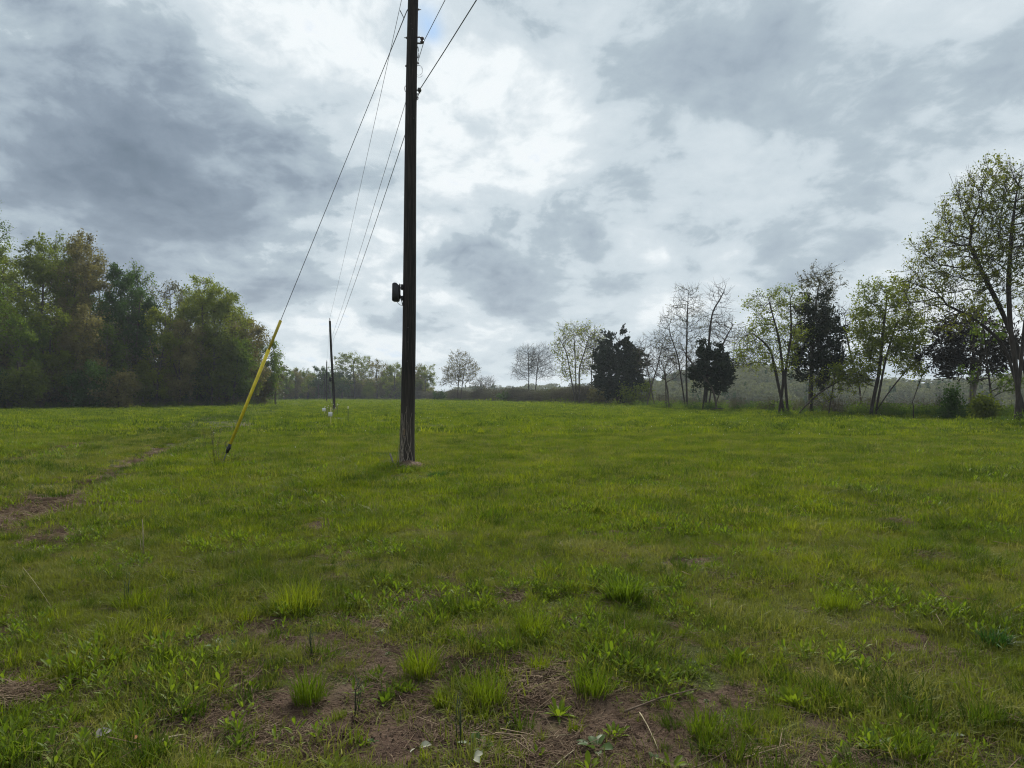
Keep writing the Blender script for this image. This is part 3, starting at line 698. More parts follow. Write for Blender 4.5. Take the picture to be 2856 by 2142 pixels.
px_tree('ash_tree', 'tree with bare sweeping top limbs and a green tuft half-way up', 125, [[(1607,1127),(1606,1060),(1603,980),(1600,925)],[(1616,1127),(1615,1030),(1640,950)],[(1606,1030),(1580,980),(1560,945)]],
        [(1595,930,42,28),(1640,945,48,40),(1575,975,38,45),(1605,990,30,30),(1590,1040,44,28),(1640,1000,40,40)], .2, 520, leaf='yellow', nleaf=1700, lsize=.3, twigs=3, twl=1.2, step=.7, group=ROW)
px_tree('bare_tree', 'thin bare stems standing between the green-tufted tree and biggest cedar', 122, [[(1648,1127),(1650,1040),(1655,960)]], [(1665,960,32,40),(1670,1010,30,40),(1640,1020,24,30)], .12, 200, leaf='bud', nleaf=500, lsize=.2, twigs=3, group=ROW)
px_tree('bare_tree', 'left one of the two fan-shaped bare trees above the hedge', 165, [[(1474,1121),(1475,1050),(1473,985)]], [(1468,1000,34,38),(1455,1035,30,28),(1485,1010,22,36)], .17, 380, leaf='bud', nleaf=500, lsize=.2, twigs=3, twl=1.2, step=.75, group=ROW, bark='bark_dark')
px_tree('bare_tree', 'right one of the two fan-shaped bare trees above the hedge', 166, [[(1491,1121),(1496,1055),(1503,990)]], [(1508,1000,38,40),(1520,1035,30,30),(1495,1030,26,30)], .17, 380, nleaf=0, lsize=.2, twigs=4, twl=1.3, step=.75, group=ROW, bark='bark_dark')
px_tree('round_tree', 'small rounded grey-green tree alone on the far right of the dark pole', 185, [[(1275,1124),(1279,1065),(1283,1005)],[(1284,1124),(1292,1050),(1300,1010)]],
        [(1283,1005,32,26),(1265,1040,36,28),(1305,1035,34,30),(1285,1055,45,18),(1245,1068,22,10)], .2, 420, leaf='grey', nleaf=2300, lsize=.28, twigs=3, twl=1.1, step=.8, group=ROW)
px_tree('wind_bent_shrub', 'low bare shrub tree swept to the right above the hedge', 180, [[(1335,1112),(1342,1085),(1358,1066)]], [(1355,1070,32,16),(1335,1080,22,14)], .1, 150, leaf='bud', nleaf=300, lsize=.22, twigs=4, twl=1.3, group=ROW)

# ---- the wood on the left: outline trees first, then filling trees and shrubs
def wood_tree(px, top, hw, Y, leaf, nleaf, label, name='wood_tree', group='trees of the left-hand wood', bare_low=.16, lsize=.28, twigs=2, bark='bark', Rb=.17, natt=420, step=.7, kill=.8):
    nleaf = int(nleaf * 2.0); natt = int(natt * 1.7)
    b = P(px, HOR + EYE / Y * F, Y); b[2] = gz(b[0], b[1])
    ztop = P(px, top, Y)[2]; h = ztop - b[2]; w = hw / F * Y
    lean = rng.normal(0, .05) * h; ly = rng.normal(0, .03) * h
    st = [np.array([b, b + [lean * .2, ly * .3, h * .3], b + [lean * .55 + rng.normal(0, .2), ly, h * .55], b + [lean, ly, h * .86]])]
    if rng.uniform() < .5: st.append(np.array([b + [lean * .2, ly * .3, h * .3], b + [lean * .2 - w * .3, ly * .3, h * .5], b + [-w * .55, 0, h * .72]]))
    att = []
    for i in range(14):
        f = bare_low + (.88 - bare_low) * (i + rng.uniform(0, 1)) / 14; rr = w * rng.uniform(.34, .6)
        off = w * .72 * math.sqrt(max(0, 1 - abs((f - .6) / .42) ** 2))
        a = rng.uniform(0, 6.28); ctr = b + [lean * f + math.cos(a) * off, ly * f + math.sin(a) * off * .8, h * f]
        rz_ = min(rr * 1.25, (1 - f) * h + .3)
        v = rng.normal(size=(natt // 14, 3)); v /= np.linalg.norm(v, axis=1, keepdims=True); v *= rng.uniform(.1, 1, (len(v), 1)) ** .45
        att.append(ctr + v * [rr, rr, rz_])
    v = rng.normal(size=(natt // 7, 3)); v /= np.linalg.norm(v, axis=1, keepdims=True); v *= rng.uniform(.1, 1, (len(v), 1)) ** .45
    att.append(b + [lean, ly, h * .83] + v * [w * .5, w * .5, h * .17])
    return make_tree(name, label, b, st, np.concatenate(att), Rb, leaf=leaf, nleaf=nleaf, lsize=lsize, twigs=twigs, bark=bark, group=group, step=step, kill=kill, twl=.9, cl=.75, r0=.018, maxn=2600, up=.42)
def copy_tree(r, loc, rz, sc, label=None, group=None):
    c = r.copy(); C.objects.link(c); c.location = loc; c.rotation_euler = (0, 0, rz); c.scale = (sc, sc, sc * random.uniform(.9, 1.1))
    if label: c['label'] = label
    if group: c['group'] = group
    for ch in list(r.children):
        d = ch.copy(); C.objects.link(d); d.parent = c
    return c
WT = [ # px, top, half width, Y, leaf, leaves, label
 (-78,545,78,58,'green',4200,'tall tree mostly outside the left frame edge, only branch tips showing'),
 (20,690,85,88,'olive',7500,'grey-olive tall tree at the left end of the wood'),
 (118,658,70,90,'olive',7500,'tallest rounded olive crown of the left wood'),
 (208,664,62,92,'grey',6000,'tall brownish crown beside the tallest olive crown of the wood'),
 (258,712,44,92,'grey',3000,'thin see-through crown stepping down from the tallest of the wood'),
 (318,742,60,96,'dark',8500,'dark green crown in the middle of the left wood'),
 (412,722,48,100,'green',1500,'sparse pale crown showing sky, above the middle of left wood'),
 (372,800,55,94,'dark',6000,'second, lower dark green crown in the middle of left wood'),
 (470,772,50,100,'bud',1500,'nearly bare grey crown left of the big round olive crown'),
 (560,770,72,98,'olive',7000,'big round olive crown near the right end of the wood'),
 (632,812,58,100,'olive',4800,'olive crown overlapping the right side of the big round crown'),
 (690,892,52,104,'grey',4200,'brown-green crown sloping down at right end of wood'),
 (735,955,38,112,'green',3600,'green tree at the right tip of the wood, behind the yellow guard'),
 (768,985,22,125,'bud',700,'small sparse tree at the very tip of the wood'),
]
wt = [wood_tree(w_[0], w_[1], w_[2] * 1.12, *w_[3:], lsize=.29 if w_[3] > 70 else .15) for w_ in WT]
for (px, src, Yb, sc_, lb) in ((68,1,99,1.0,'olive crown filling the gap left of the tallest olive crown'),(166,2,100,1.02,'brownish crown between tallest olive crown and tall brownish crown'),(236,3,103,1.1,'thin grey crown behind the step down from the tall crowns'),(285,5,106,.98,'dark crown behind the step down of the wood'),(350,2,110,.82,'brown crown behind the two dark green crowns'),(520,9,108,.92,'olive crown behind the left side of the big round one'),(600,10,112,1.0,'olive crown behind the right side of big round one'),(665,11,114,1.15,'brown-green crown behind the sloping end of the wood')):
    x_ = (px - CX) / F * Yb; copy_tree(wt[src], (x_, Yb, gz(x_, Yb)), random.uniform(0, 6.28), sc_, lb)
MT = [
 (40,880,70,82,'green',4200,'mid-green tree below the left end of the wood'),
 (135,855,52,84,'yellow',3800,'bright yellow-green tree at the left of the wood'),
 (215,870,60,86,'grey',4200,'brownish mid-height tree right of the bright yellow-green one'),
 (300,900,55,88,'green',3800,'mid-green lower tree in front of the dark crowns'),
 (435,838,48,92,'yellow',3600,'small yellow-green tree in front of the round olive crown'),
 (500,900,60,93,'grey',4200,'brown-grey lower tree below the yellow-green small one'),
 (590,930,55,97,'olive',4200,'olive lower tree at the right part of the wood'),
 (650,960,45,99,'green',3800,'green lower tree by the right end of the wood'),
]
mt = [wood_tree(*w_, bare_low=.12, Rb=.13, natt=300) for w_ in MT]
KEYS = [(-60, 'left frame edge'), (20, 'end tree'), (118, 'tallest olive crown'), (208, 'tall brownish crown'), (318, 'dark green crown'), (412, 'sparse pale crown'), (470, 'nearly bare grey crown'), (560, 'big round olive crown'), (650, 'green lower end tree'), (705, 'sloping brown-green crown')]
SEEN = set()
SHR = 'shrubs along the foot of the left wood'
sh = [wood_tree(60,1040,46,79,'olive',2600,'spreading olive shrub at the foot of the left wood',name='wood_shrub',group=SHR,bare_low=.05,Rb=.06,natt=200,step=.5,kill=.55),
      wood_tree(330,1050,46,84,'grey',2600,'brown spring shrub at the foot of the left wood',name='wood_shrub',group=SHR,bare_low=.05,Rb=.06,natt=200,step=.5,kill=.55),
      wood_tree(250,1030,46,83,'dark',2600,'dark shrub at the foot of the left wood',name='wood_shrub',group=SHR,bare_low=.05,Rb=.06,natt=200,step=.5,kill=.55)]
for i, px in enumerate(range(-140, 720, 34)):
    fx = (px + random.uniform(-12, 12)); Yb = float(np.interp(fx, [-150, 0, 680, 740], [72, 81.5, 103, 116])) + random.uniform(-1.2, 1.8)
    x = (fx - CX) / F * Yb
    j = i % 3; near = min(KEYS, key=lambda t: abs(t[0] - fx)); side_ = 'below and left of' if fx < near[0] - 14 else 'below and right of' if fx > near[0] + 14 else 'straight below'
    lb = '%s shrub at the wood foot %s the %s' % (('olive', 'brown', 'dark')[j], side_, near[1])
    if lb in SEEN: lb = lb.replace(' shrub', ' lower shrub', 1)
    SEEN.add(lb)
    copy_tree(sh[j], (x, Yb, gz(x, Yb) - .05), random.uniform(0, 6.28), random.uniform(.7, 1.25), lb)
for (px, Yo, top, lb) in ((62,-1.5,905,'slender pale-trunked tree in front of the left end of the wood'),(104,-.5,960,'slender pale trunk below the tallest olive crown'),(176,-1.,930,'pale thin tree below the tall brownish crown'),(282,-1.2,900,'pale forked tree in front of the dark green crowns'),(352,-1.,915,'light-barked tree between dark green crowns and yellow-green small tree'),(398,-.8,960,'low pale-stemmed tree left of the yellow-green small tree'),(530,-1.2,930,'pale tree in front of the big round olive crown'),(612,-1.,960,'light-stemmed low tree near the right end of the wood')):
    Yb = float(np.interp(px, [-150, 0, 680, 740], [72, 81.5, 103, 116])) + Yo
    wood_tree(px, top, 34, Yb, 'bud', 420, lb, name='pale_tree', group='pale-stemmed trees at the front of the wood', bare_low=.35, bark='bark_pale', Rb=.13, natt=200)
HID = 'trees standing deeper in the left wood'
for row, (dy, sc0, sc1, stp) in enumerate(((7, .75, 1.05, 52), (15, .8, 1.1, 60), (26, .75, 1.0, 70))):
    for i, px in enumerate(range(-160, 700, stp)):
        fx = px + random.uniform(-22, 22); Yb = float(np.interp(fx, [-150, 0, 680, 740], [72, 81.5, 103, 116])) + dy + random.uniform(-2, 2)
        x = (fx - CX) / F * Yb; j = random.choice((0, 2, 3, 4, 5, 6, 7))
        copy_tree(mt[j], (x, Yb, gz(x, Yb) - .05), random.uniform(0, 6.28), random.uniform(sc0, sc1), 'shaded tree standing deep inside the left wood behind its front trees', HID)

# ---- the far end of the field
FAR = 'trees closing the far end of the field'
FT = [
 (758,1052,24,200,'green',1500,'leftmost tree of the grove by the far bend of the track'),
 (792,1030,28,215,'green',1900,'second grove tree by the far bend of the track'),
 (828,1032,26,225,'olive',1500,'pale thin-crowned tree of the far grove'),
 (858,1042,24,235,'grey',1200,'greyish tree right of the thin-crowned far grove'),
 (888,1024,24,232,'dark',1900,'dark leafy tree left of the distant poles'),
 (922,1022,24,236,'green',1900,'leafy tree directly behind the distant poles'),
 (952,1040,24,238,'dark',1600,'dark tree just right of the leaning second pole'),
 (990,984,52,240,'olive',2600,'umbrella-shaped tree, tallest at the far end of the field'),
 (1052,1004,40,244,'grey',2000,'brown wide crown right of the umbrella-shaped far tree'),
 (1102,1022,34,236,'yellow',3000,'yellow-green far tree left of the big pole'),
 (1152,1018,30,240,'grey',1600,'grey crown hidden behind the big pole'),
 (1186,1020,26,236,'yellow',1900,'yellow-green far tree peeping out right of the big pole'),
]
ft = []
for f in FT:
    bl = .5 if f[0] == 990 else .22
    ft.append(wood_tree(*f, group=FAR, bare_low=bl, lsize=.42, Rb=.24, natt=330, step=.9, kill=1.0, twigs=2))
UND = 'undergrowth trees at the far end of the field'
for i in range(72):
    fx = 738 + i * 6.4 + random.uniform(-4, 4); Yb = 246 + random.uniform(-8, 20) - (22 if fx < 830 else 0); x = (fx - CX) / F * Yb; low_ = i % 2
    copy_tree(random.choice(sh) if low_ else random.choice((mt[0], mt[2], mt[5], mt[6], mt[2])), (x, Yb, gz(x, Yb) - .1), random.uniform(0, 6.28), random.uniform(1.0, 1.7) if low_ else random.uniform(.55, .95),
              'low grey-brown shrub in the undergrowth at the far end of the field' if low_ else 'grey-brown lower tree in the row at the far end of the field', UND)

# ---- far woods on the hills across the valley: one mass
fw = []
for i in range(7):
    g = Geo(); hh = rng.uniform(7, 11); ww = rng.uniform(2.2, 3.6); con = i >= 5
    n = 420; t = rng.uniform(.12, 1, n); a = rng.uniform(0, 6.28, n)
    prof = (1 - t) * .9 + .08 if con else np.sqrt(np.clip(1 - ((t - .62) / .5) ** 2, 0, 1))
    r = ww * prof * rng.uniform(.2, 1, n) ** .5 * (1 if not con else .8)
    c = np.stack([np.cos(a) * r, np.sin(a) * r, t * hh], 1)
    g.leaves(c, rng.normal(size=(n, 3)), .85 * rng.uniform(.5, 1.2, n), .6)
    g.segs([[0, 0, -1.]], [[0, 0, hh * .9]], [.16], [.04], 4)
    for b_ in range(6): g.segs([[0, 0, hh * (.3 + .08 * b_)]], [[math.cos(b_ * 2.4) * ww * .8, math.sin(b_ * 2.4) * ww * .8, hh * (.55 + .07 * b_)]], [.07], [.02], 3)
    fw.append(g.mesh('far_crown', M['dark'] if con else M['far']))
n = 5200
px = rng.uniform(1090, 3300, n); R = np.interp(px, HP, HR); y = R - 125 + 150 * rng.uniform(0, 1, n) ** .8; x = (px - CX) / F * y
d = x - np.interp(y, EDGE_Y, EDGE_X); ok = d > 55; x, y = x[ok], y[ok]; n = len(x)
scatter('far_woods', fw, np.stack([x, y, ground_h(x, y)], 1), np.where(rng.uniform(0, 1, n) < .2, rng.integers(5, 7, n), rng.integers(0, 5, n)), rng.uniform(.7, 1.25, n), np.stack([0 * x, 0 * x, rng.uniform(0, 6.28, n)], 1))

# ---- thicket along the field's right edge
th = []
for i in range(5):
    g = Geo(); n = 60
    a = rng.uniform(0, 6.28, n); r = .9 * np.sqrt(rng.uniform(0, 1, n)); b = np.stack([np.cos(a) * r, np.sin(a) * r, np.full(n, -.1)], 1)
    h = rng.uniform(1.2, 3.0, n); tp = b + np.stack([rng.normal(0, .25, n), rng.normal(0, .25, n), h], 1)
    g.segs(b, tp, np.full(n, .016), np.full(n, .006), 3)
    m_ = 150; j = rng.integers(0, n, m_); f = rng.uniform(.25, 1.05, m_)[:, None]
    g.leaves(b[j] + (tp[j] - b[j]) * f + rng.normal(0, .1, (m_, 3)), rng.normal(size=(m_, 3)) + [0, 0, .8], .24 * rng.uniform(.5, 1.2, m_), .13)
    th.append(g.mesh('brush', M['brush'])) 
wv = []
for i in range(3):
    g = blades(40, .55, .35, 1.0, .03, .5, .5); n = 60
    c = np.stack([rng.normal(0, .3, n), rng.normal(0, .3, n), rng.uniform(.1, .9, n)], 1); g.leaves(c, rng.normal(size=(n, 3)), .16, .09)
    wv.append(g.mesh('weeds', M['green'] if i else M['dark']))
pts = []; pk = []; sc = []
for i in range(1500):
    yb = random.uniform(118, 235); x = np.interp(yb, EDGE_Y, EDGE_X) + random.uniform(-.5, 6.0)
    s_ = float(fbm(np.array([x * .15]), np.array([yb * .15]), 2, 55)[0])
    pts.append((x, yb, gz(x, yb))); pk.append(random.randrange(5)); sc.append(random.uniform(.75, 1.0) * (.75 + s_ * .7))
for i in range(210):
    yb = random.uniform(48, 122); x = np.interp(yb, EDGE_Y, EDGE_X) + random.uniform(.2, 7)
    pts.append((x, yb, gz(x, yb))); pk.append(random.randrange(5)); sc.append(random.uniform(.25, .55) * (1.5 if yb > 100 else 1))
for i in range(420):
    yb = random.uniform(33, 58) if i % 3 else random.uniform(58, 125); x = np.interp(yb, EDGE_Y, EDGE_X) + random.uniform(.0, 4)
    pts.append((x, yb, gz(x, yb))); pk.append(5 + random.randrange(3)); sc.append(random.uniform(.5, 1.15))
for o_ in [o for o in C.objects if o.get('group') == ROW]:
    for q_ in range(7):
        x, yb = o_.location.x + random.gauss(0, .7), o_.location.y + random.gauss(-.2, .6)
        pts.append((x, yb, gz(x, yb))); pk.append(5 + random.randrange(3)); sc.append(random.uniform(.3, .75) * (1 if yb < 70 else 1.4))
for i in range(520):
    fx = random.uniform(-180, 745); yb = float(np.interp(fx, [-150, 0, 680, 740], [72, 81.5, 103, 116])) + random.uniform(-3.6, -.4); x = (fx - CX) / F * yb
    pts.append((x, yb, gz(x, yb))); pk.append(random.choice((0, 1, 5, 6, 7, 6, 7))); sc.append(random.uniform(.3, .9) * (.55 if pk[-1] < 5 else 1.1))
n = len(pts)
scatter('edge_thicket', th + wv, pts, pk, sc, np.stack([np.zeros(n), np.zeros(n), rng.uniform(0, 6.28, n)], 1))
BSH = 'dark bushes along the field edge'
bl = [(2655,1134,17,45,'dark','dark leafy bush at the field edge below the rusty cedar'),(2752,1144,10,44,'olive','weedy green bush between the pale trunk and the thin dark stem'),
      (1775,1082,40,103,'olive','olive-brown bush at the right foot of the biggest cedar'),(1672,1098,26,115,'grey','grey bush at the left foot of the biggest cedar'),
      (1515,1098,22,150,'dark','dark bush in the hedge below the two fan-shaped bare trees'),(1420,1102,18,160,'dark','small dark bush in the hedge left of the fan-shaped bare trees'),(1226,1098,12,190,'dark','small dark bush in the hedge beside the lone rounded tree')]
for (a, b, w_, Y, lf, lb) in bl:
    wood_tree(a, b, w_, Y, lf, 900, lb, name='bush', group=BSH, bare_low=.1, Rb=.05, natt=110, step=.4, kill=.45, lsize=.2 if Y < 60 else .32)

# ------------------------------------------------------------------ utility poles, wires, guy
def pole_mat():
    m, k = material('creosoted_pole_wood')
    co = k.n('ShaderNodeTexCoord').outputs['Object']
    st = k.v('MULTIPLY', co, (30, 30, 1.1))
    n = k.noise(st, 1.6, 6, .7); n2 = k.noise(k.v('MULTIPLY', co, (8, 8, .5)), 1.0, 4, .6)
    col = k.ramp(n, [(.36, (.005, .004, .004)), (.52, (.016, .013, .011)), (.66, (.04, .033, .027)), (.8, (.10, .085, .07))])
    sp = k.n('ShaderNodeSeparateXYZ'); k.put(sp.inputs[0], co)
    col = k.mix(k.m('MULTIPLY', k.mr(sp.outputs[2], 2.2, .2), .55), col, k.ramp(n, [(.3, (.03, .024, .02)), (.7, (.12, .10, .082))]))   # weathered foot
    col = k.mix(k.m('MULTIPLY', k.mr(n2, .55, .7), .35), col, (.045, .035, .028))
    finish(k, bsdf(k, col, .8, .25, normal=bump(k, n, .9, .012))); return m
M['pole'] = pole_mat()
M['iron'] = plain('galvanised_iron', (.10, .10, .105), .55, .5, .6)
M['black'] = plain('black_plastic', (.012, .012, .014), .5, .4)
M['wire'] = plain('weathered_wire', (.05, .052, .055), .6, .3)
M['porcelain'] = plain('brown_porcelain', (.05, .03, .025), .25, .5)

def make_pole(label, base, top, rb, rt, group='utility poles in a line up the field'):
    base = np.array(base, float); top = np.array(top, float); h = top[2] - base[2]
    root = thing('utility_pole', label, 'utility pole', tuple(base), group)
    n = 46; kk = 28; g = Geo(base)
    a = np.arange(kk) * 2 * math.pi / kk; V = []
    for i in range(n):
        f = i / (n - 1); c = base + (top - base) * f + np.array([.012 * math.sin(f * 7), .01 * math.cos(f * 5), 0]) * min(1, f * 4)
        if i == 0: c = c - [0, 0, .3]
        r = rb + (rt - rb) * f + .03 * math.exp(-f * h / .25)
        rr = r * (1 + .012 * np.sin(a * 5 + f * 3) + .022 * (vn(a * 3.2 + 5, np.full(kk, f * h * .35), 7) - .5) + .04 * (vn(a * 9, np.full(kk, f * h * .5), 9) - .5) * np.sin(a / 2) )
        V.append(np.stack([c[0] + np.cos(a) * rr, c[1] + np.sin(a) * rr, np.full(kk, c[2])], 1))
    V = np.concatenate(V); i = np.arange(kk); j = (i + 1) % kk
    Q = ((np.arange(n - 1) * kk)[:, None, None] + np.stack([i, j, j + kk, i + kk], 1)[None]).reshape(-1, 4)
    V = np.concatenate([V, [top]]); T = np.stack([i + (n - 1) * kk, j + (n - 1) * kk, np.full(kk, n * kk)], 1)
    g.add(V, Q, T); obj('shaft', g.mesh('shaft', M['pole'], True), root)
    return root, base, (lambda z: base + (top - base) * ((z - base[2]) / h)), (lambda z: rb + (rt - rb) * ((z - base[2]) / h))

def pin_insulator(root, base, p):
    g = Geo(base); g.tube([p - [0, 0, .12], p + [0, 0, .14]], [.018, .014], 8); o = obj('insulator_pin', g.mesh('insulator_pin', M['iron']), root)
    g = Geo(base); g.tube([p + [0, 0, z] for z in (.08, .09, .13, .14, .18, .2, .24)], [.03, .06, .055, .035, .05, .035, .03], 14)
    obj('insulator', g.mesh('insulator', M['porcelain'], True), root)

Y1, Y2, Y3, Y4 = 16.0, 71.0, 140.0, 204.0
def on_ground(px, Y): 
    x = (px - CX) / F * Y; return np.array([x, Y, gz(x, Y)])
b1 = on_ground(1135, Y1); t1 = np.array([(1151 - CX) / F * Y1, Y1, 11.55])
r1, b1, ax1, rd1 = make_pole('big dark wooden utility pole in the foreground, running out of the top of frame', b1, t1, .165, .112)
def up_at(py, Y=Y1): return EYE + (HOR - py) / F * Y
# mounted gear on the foreground pole -----------------------------------------
pin_insulator(r1, b1, t1 + [0, 0, .02])
def clevis(z, x_out, hgt, name='clevis_bracket'):
    c = ax1(z); r = rd1(z); g = Geo(b1); s_ = 1
    p = lambda dx, dz: c + [r + dx, -.02, dz]
    g.tube([p(-.05, hgt / 2), p(x_out * .4, hgt / 2 + .012), p(x_out, hgt / 2 - .01)], .017, 6)
    g.tube([p(-.05, -hgt / 2), p(x_out * .5, -hgt / 2 - .005), p(x_out, -hgt / 2 + .0)], .020, 6)
    br = obj(name, g.mesh(name, M['iron']), r1)
    g = Geo(b1); pc = p(x_out - .015, 0)
    g.tube([pc + [0, 0, zz * hgt * 1.15] for zz in (-.5, -.44, -.2, -.08, .0, .08, .2, .44, .5)], [.02, .042, .046, .03, .026, .03, .046, .042, .02], 12)
    obj('spool_insulator', g.mesh('spool_insulator', M['porcelain'], True), br); return pc
ZN = up_at(106); ZC = up_at(246); ZG = up_at(22)
neu1 = clevis(ZN, .115, .125)
def bolt(z, side, L=.09, r=.012):
    c = ax1(z); g = Geo(b1); rr = rd1(z)
    a0 = c + [side * (rr - .05), -.01, 0]; g.tube([a0, c + [side * (rr + L), -.01, 0]], r * .8, 6)
    g.tube([c + [side * (rr + .006), -.01, 0], c + [side * (rr + .03), -.01, 0]], r * 2.0, 6)
    obj('through_bolt', g.mesh('through_bolt', M['iron']), r1)
for (py, sd_, L) in ((18, 1, .07), (98, -1, .07), (178, -1, .02), (170, 1, .02), (247, 1, .06)): bolt(up_at(py), sd_, L)
# suspension clamp of the communication cable
c = ax1(ZC); g = Geo(b1)
com1 = c + [rd1(ZC) + .05, -.02, .0]
g.box(com1, (.07, .10, .06)); g.box(com1 + [.0, 0, -.05], (.03, .05, .05)); g.tube([com1 - [.08, 0, 0], com1 + [.05, 0, .0]], .012, 6)
obj('cable_clamp', g.mesh('cable_clamp', M['iron']), r1)
def loop(z, side, w, h, r, n=14, turns=1., name='wire_loop'):
    c = ax1(z) + [side * (rd1(z) + w * .30), -.06, 0]; t = np.linspace(0, turns * 2 * math.pi, int(n * turns))
    g = Geo(b1); g.tube(np.stack([c[0] + w * np.cos(t) * (1 + .05 * t / 6), c[1] + .01 * t, c[2] + h * np.sin(t) * (1 + .04 * t)], 1), r, 5)
    obj(name, g.mesh(name, M['wire']), r1)
loop(up_at(190), 1, .085, .095, .0035, 18, 1.9)
loop(up_at(140), 1, .018, .11, .008); loop(up_at(265), 1, .015, .06, .008); loop(up_at(243), -1, .025, .055, .007)
for dz in (-.02, -.12): pass
# cabinet with its two cables
zc_ = up_at(817); cc = ax1(zc_); rr = rd1(zc_)
bc = np.array([(1106 - CX) / F * Y1, Y1 - .12, zc_])
g = Geo(b1)
hw_, hh_ = .075, .205
prof = [(-hw_, -hh_ + .015), (-hw_ + .03, -hh_), (hw_ - .02, -hh_), (hw_, -hh_ + .03), (hw_, hh_ - .05), (.02, hh_), (-.03, hh_ + .005), (-hw_ + .005, hh_ - .02)]
m_ = len(prof); V = [bc + [a, -.085, b] for a, b in prof] + [bc + [a, .085, b] for a, b in prof] + [bc + [0, -.09, 0], bc + [0, .09, 0]]
i = np.arange(m_); j = (i + 1) % m_
g.add(V, np.stack([i, i + m_, j + m_, j], 1), np.concatenate([np.stack([i, j, np.full(m_, 2 * m_)], 1), np.stack([j + m_, i + m_, np.full(m_, 2 * m_ + 1)], 1)]))
box = obj('terminal_box', g.mesh('terminal_box', M['black']), r1)
g = Geo(b1)
for dz in (.12, -.10): g.tube([bc + [hw_ - .01, .02, dz], bc + [hw_ + .06, .06, dz - .03], ax1(zc_) + [-rr + .03, -.02, dz - .01]], .016, 6)
g.box(ax1(zc_) + [-rr - .004, -.03, -.12], (.05, .1, .10)); g.box(ax1(zc_) + [-rr - .004, -.03, .13], (.045, .1, .12)); g.box(bc + [hw_ + .012, 0, .02], (.02, .1, .34))
obj('mounting_bracket', g.mesh('mounting_bracket', M['black']), box)
for (p0, dep, r_) in ((bc + [.02, -.03, -hh_ + .01], .11, .006), (bc + [hw_ + .02, 0, -.05], .16, .011)):
    e = ax1(zc_ - .29) + [-rd1(zc_) + .02, -.08, 0]
    mid = (p0 + e) / 2 + [-.02 if r_ < .01 else 0.02, 0, -dep * .45]
    g = Geo(b1); t = np.linspace(0, 1, 9)[:, None]; g.tube((1 - t) ** 2 * p0 + 2 * t * (1 - t) * mid + t ** 2 * e, r_, 6)
    obj('drop_cable', g.mesh('drop_cable', M['black']), box)
# staples and tags nailed to the pole
for (py, dx) in ((66, -.02), (80, .01), (196, .02), (312, 0), (322, .02), (398, -.02), (915, .01), (955, .012), (330, .07), (1008, 0.0)):
    z = up_at(py); c = ax1(z); r = rd1(z); g = Geo(b1); dy = -math.sqrt(max(1e-4, r * r - dx * dx)) - .003
    g.box(c + [dx, dy, 0], (.012, .012, .014)); obj('pole_nail', g.mesh('pole_nail', M['iron']), r1)

# distant poles ---------------------------------------------------------------
def far_pole(label, pb, Y, pt, top_py, rb=.14, rt=.10, box_py=None):
    b = on_ground(pb, Y); t = np.array([(pt - CX) / F * Y, Y, EYE + (HOR - top_py) / F * Y])
    r, b, ax, rd = make_pole(label, b, t, rb, rt); pin_insulator(r, b, t + [0, 0, .02])
    if box_py:
        z = EYE + (HOR - box_py) / F * Y; c = ax(z); g = Geo(b)
        g.box(c + [-rd(z) - .13, -.02, 0], (.20, .2, .46)); g.box(c + [-rd(z) - .02, -.02, .1], (.08, .06, .05)); g.box(c + [-rd(z) - .02, -.02, -.12], (.08, .06, .05)); obj('terminal_box', g.mesh('terminal_box', M['black']), r)
    return r, b, ax, rd, t
p2 = far_pole('second pole, leaning left, standing beyond the small marker posts', 933, Y2, 919, 894, box_py=1058)
p3 = far_pole('third pole, thin and upright, left of the leaning one', 911, Y3, 911, 1008, .14, .10, 1090)
p4 = far_pole('fourth and most distant pole, lowest in the line', 904, Y4, 905, 1042, .14, .10)

def span(a, b, sag, n=26):
    t = np.linspace(0, 1, n)[:, None]; p = a + (b - a) * t; p[:, 2] -= (4 * sag * t * (1 - t))[:, 0]; return p
def wire(label, knots, sags, r):
    pts = np.concatenate([span(np.array(knots[i]), np.array(knots[i + 1]), sags[i])[(0 if i == 0 else 1):] for i in range(len(knots) - 1)])
    g = Geo(knots[1]); g.tube(pts, r, 6)
    o = obj('overhead_wire', g.mesh('overhead_wire', M['wire'], True), loc=tuple(knots[1])); return tag(o, label, 'wire', 'overhead wires between the poles')
back = lambda z, dx=0: np.array([17.0 + dx, Y1 - 56, z])
top1 = t1 + [0, 0, .27]
q2, q3, q4 = p2[4], p3[4], p4[4]
ax2 = p2[2]; ax3 = p3[2]
wire('topmost thin overhead wire, passing left of the big pole to the leaning pole top', [back(11.6), top1, q2 + [0, 0, .27], q3 + [0, 0, .27], q4 + [0, 0, .27]], [1.0, .25, .8, .6], .0065)
z2n = EYE + (HOR - 934) / F * Y2; z2c = EYE + (HOR - 948) / F * Y2
wire('middle overhead wire held by the bracket on the right of the big pole', [back(9.7), neu1 + [.05, 0, 0], ax2(z2n) + [.2, 0, 0], ax3(7.2) + [.2, 0, 0], q4 - [-.15, 0, .9]], [1.2, .25, .7, .6], .007)
wire('lowest and thickest overhead cable, clamped on the right of the big pole', [back(8.5), com1 + [.02, 0, .03], ax2(z2c) + [.24, 0, 0], ax3(6.6) + [.2, 0, 0], q4 - [-.15, 0, 1.6]], [1.5, .30, .7, .6], .0095)

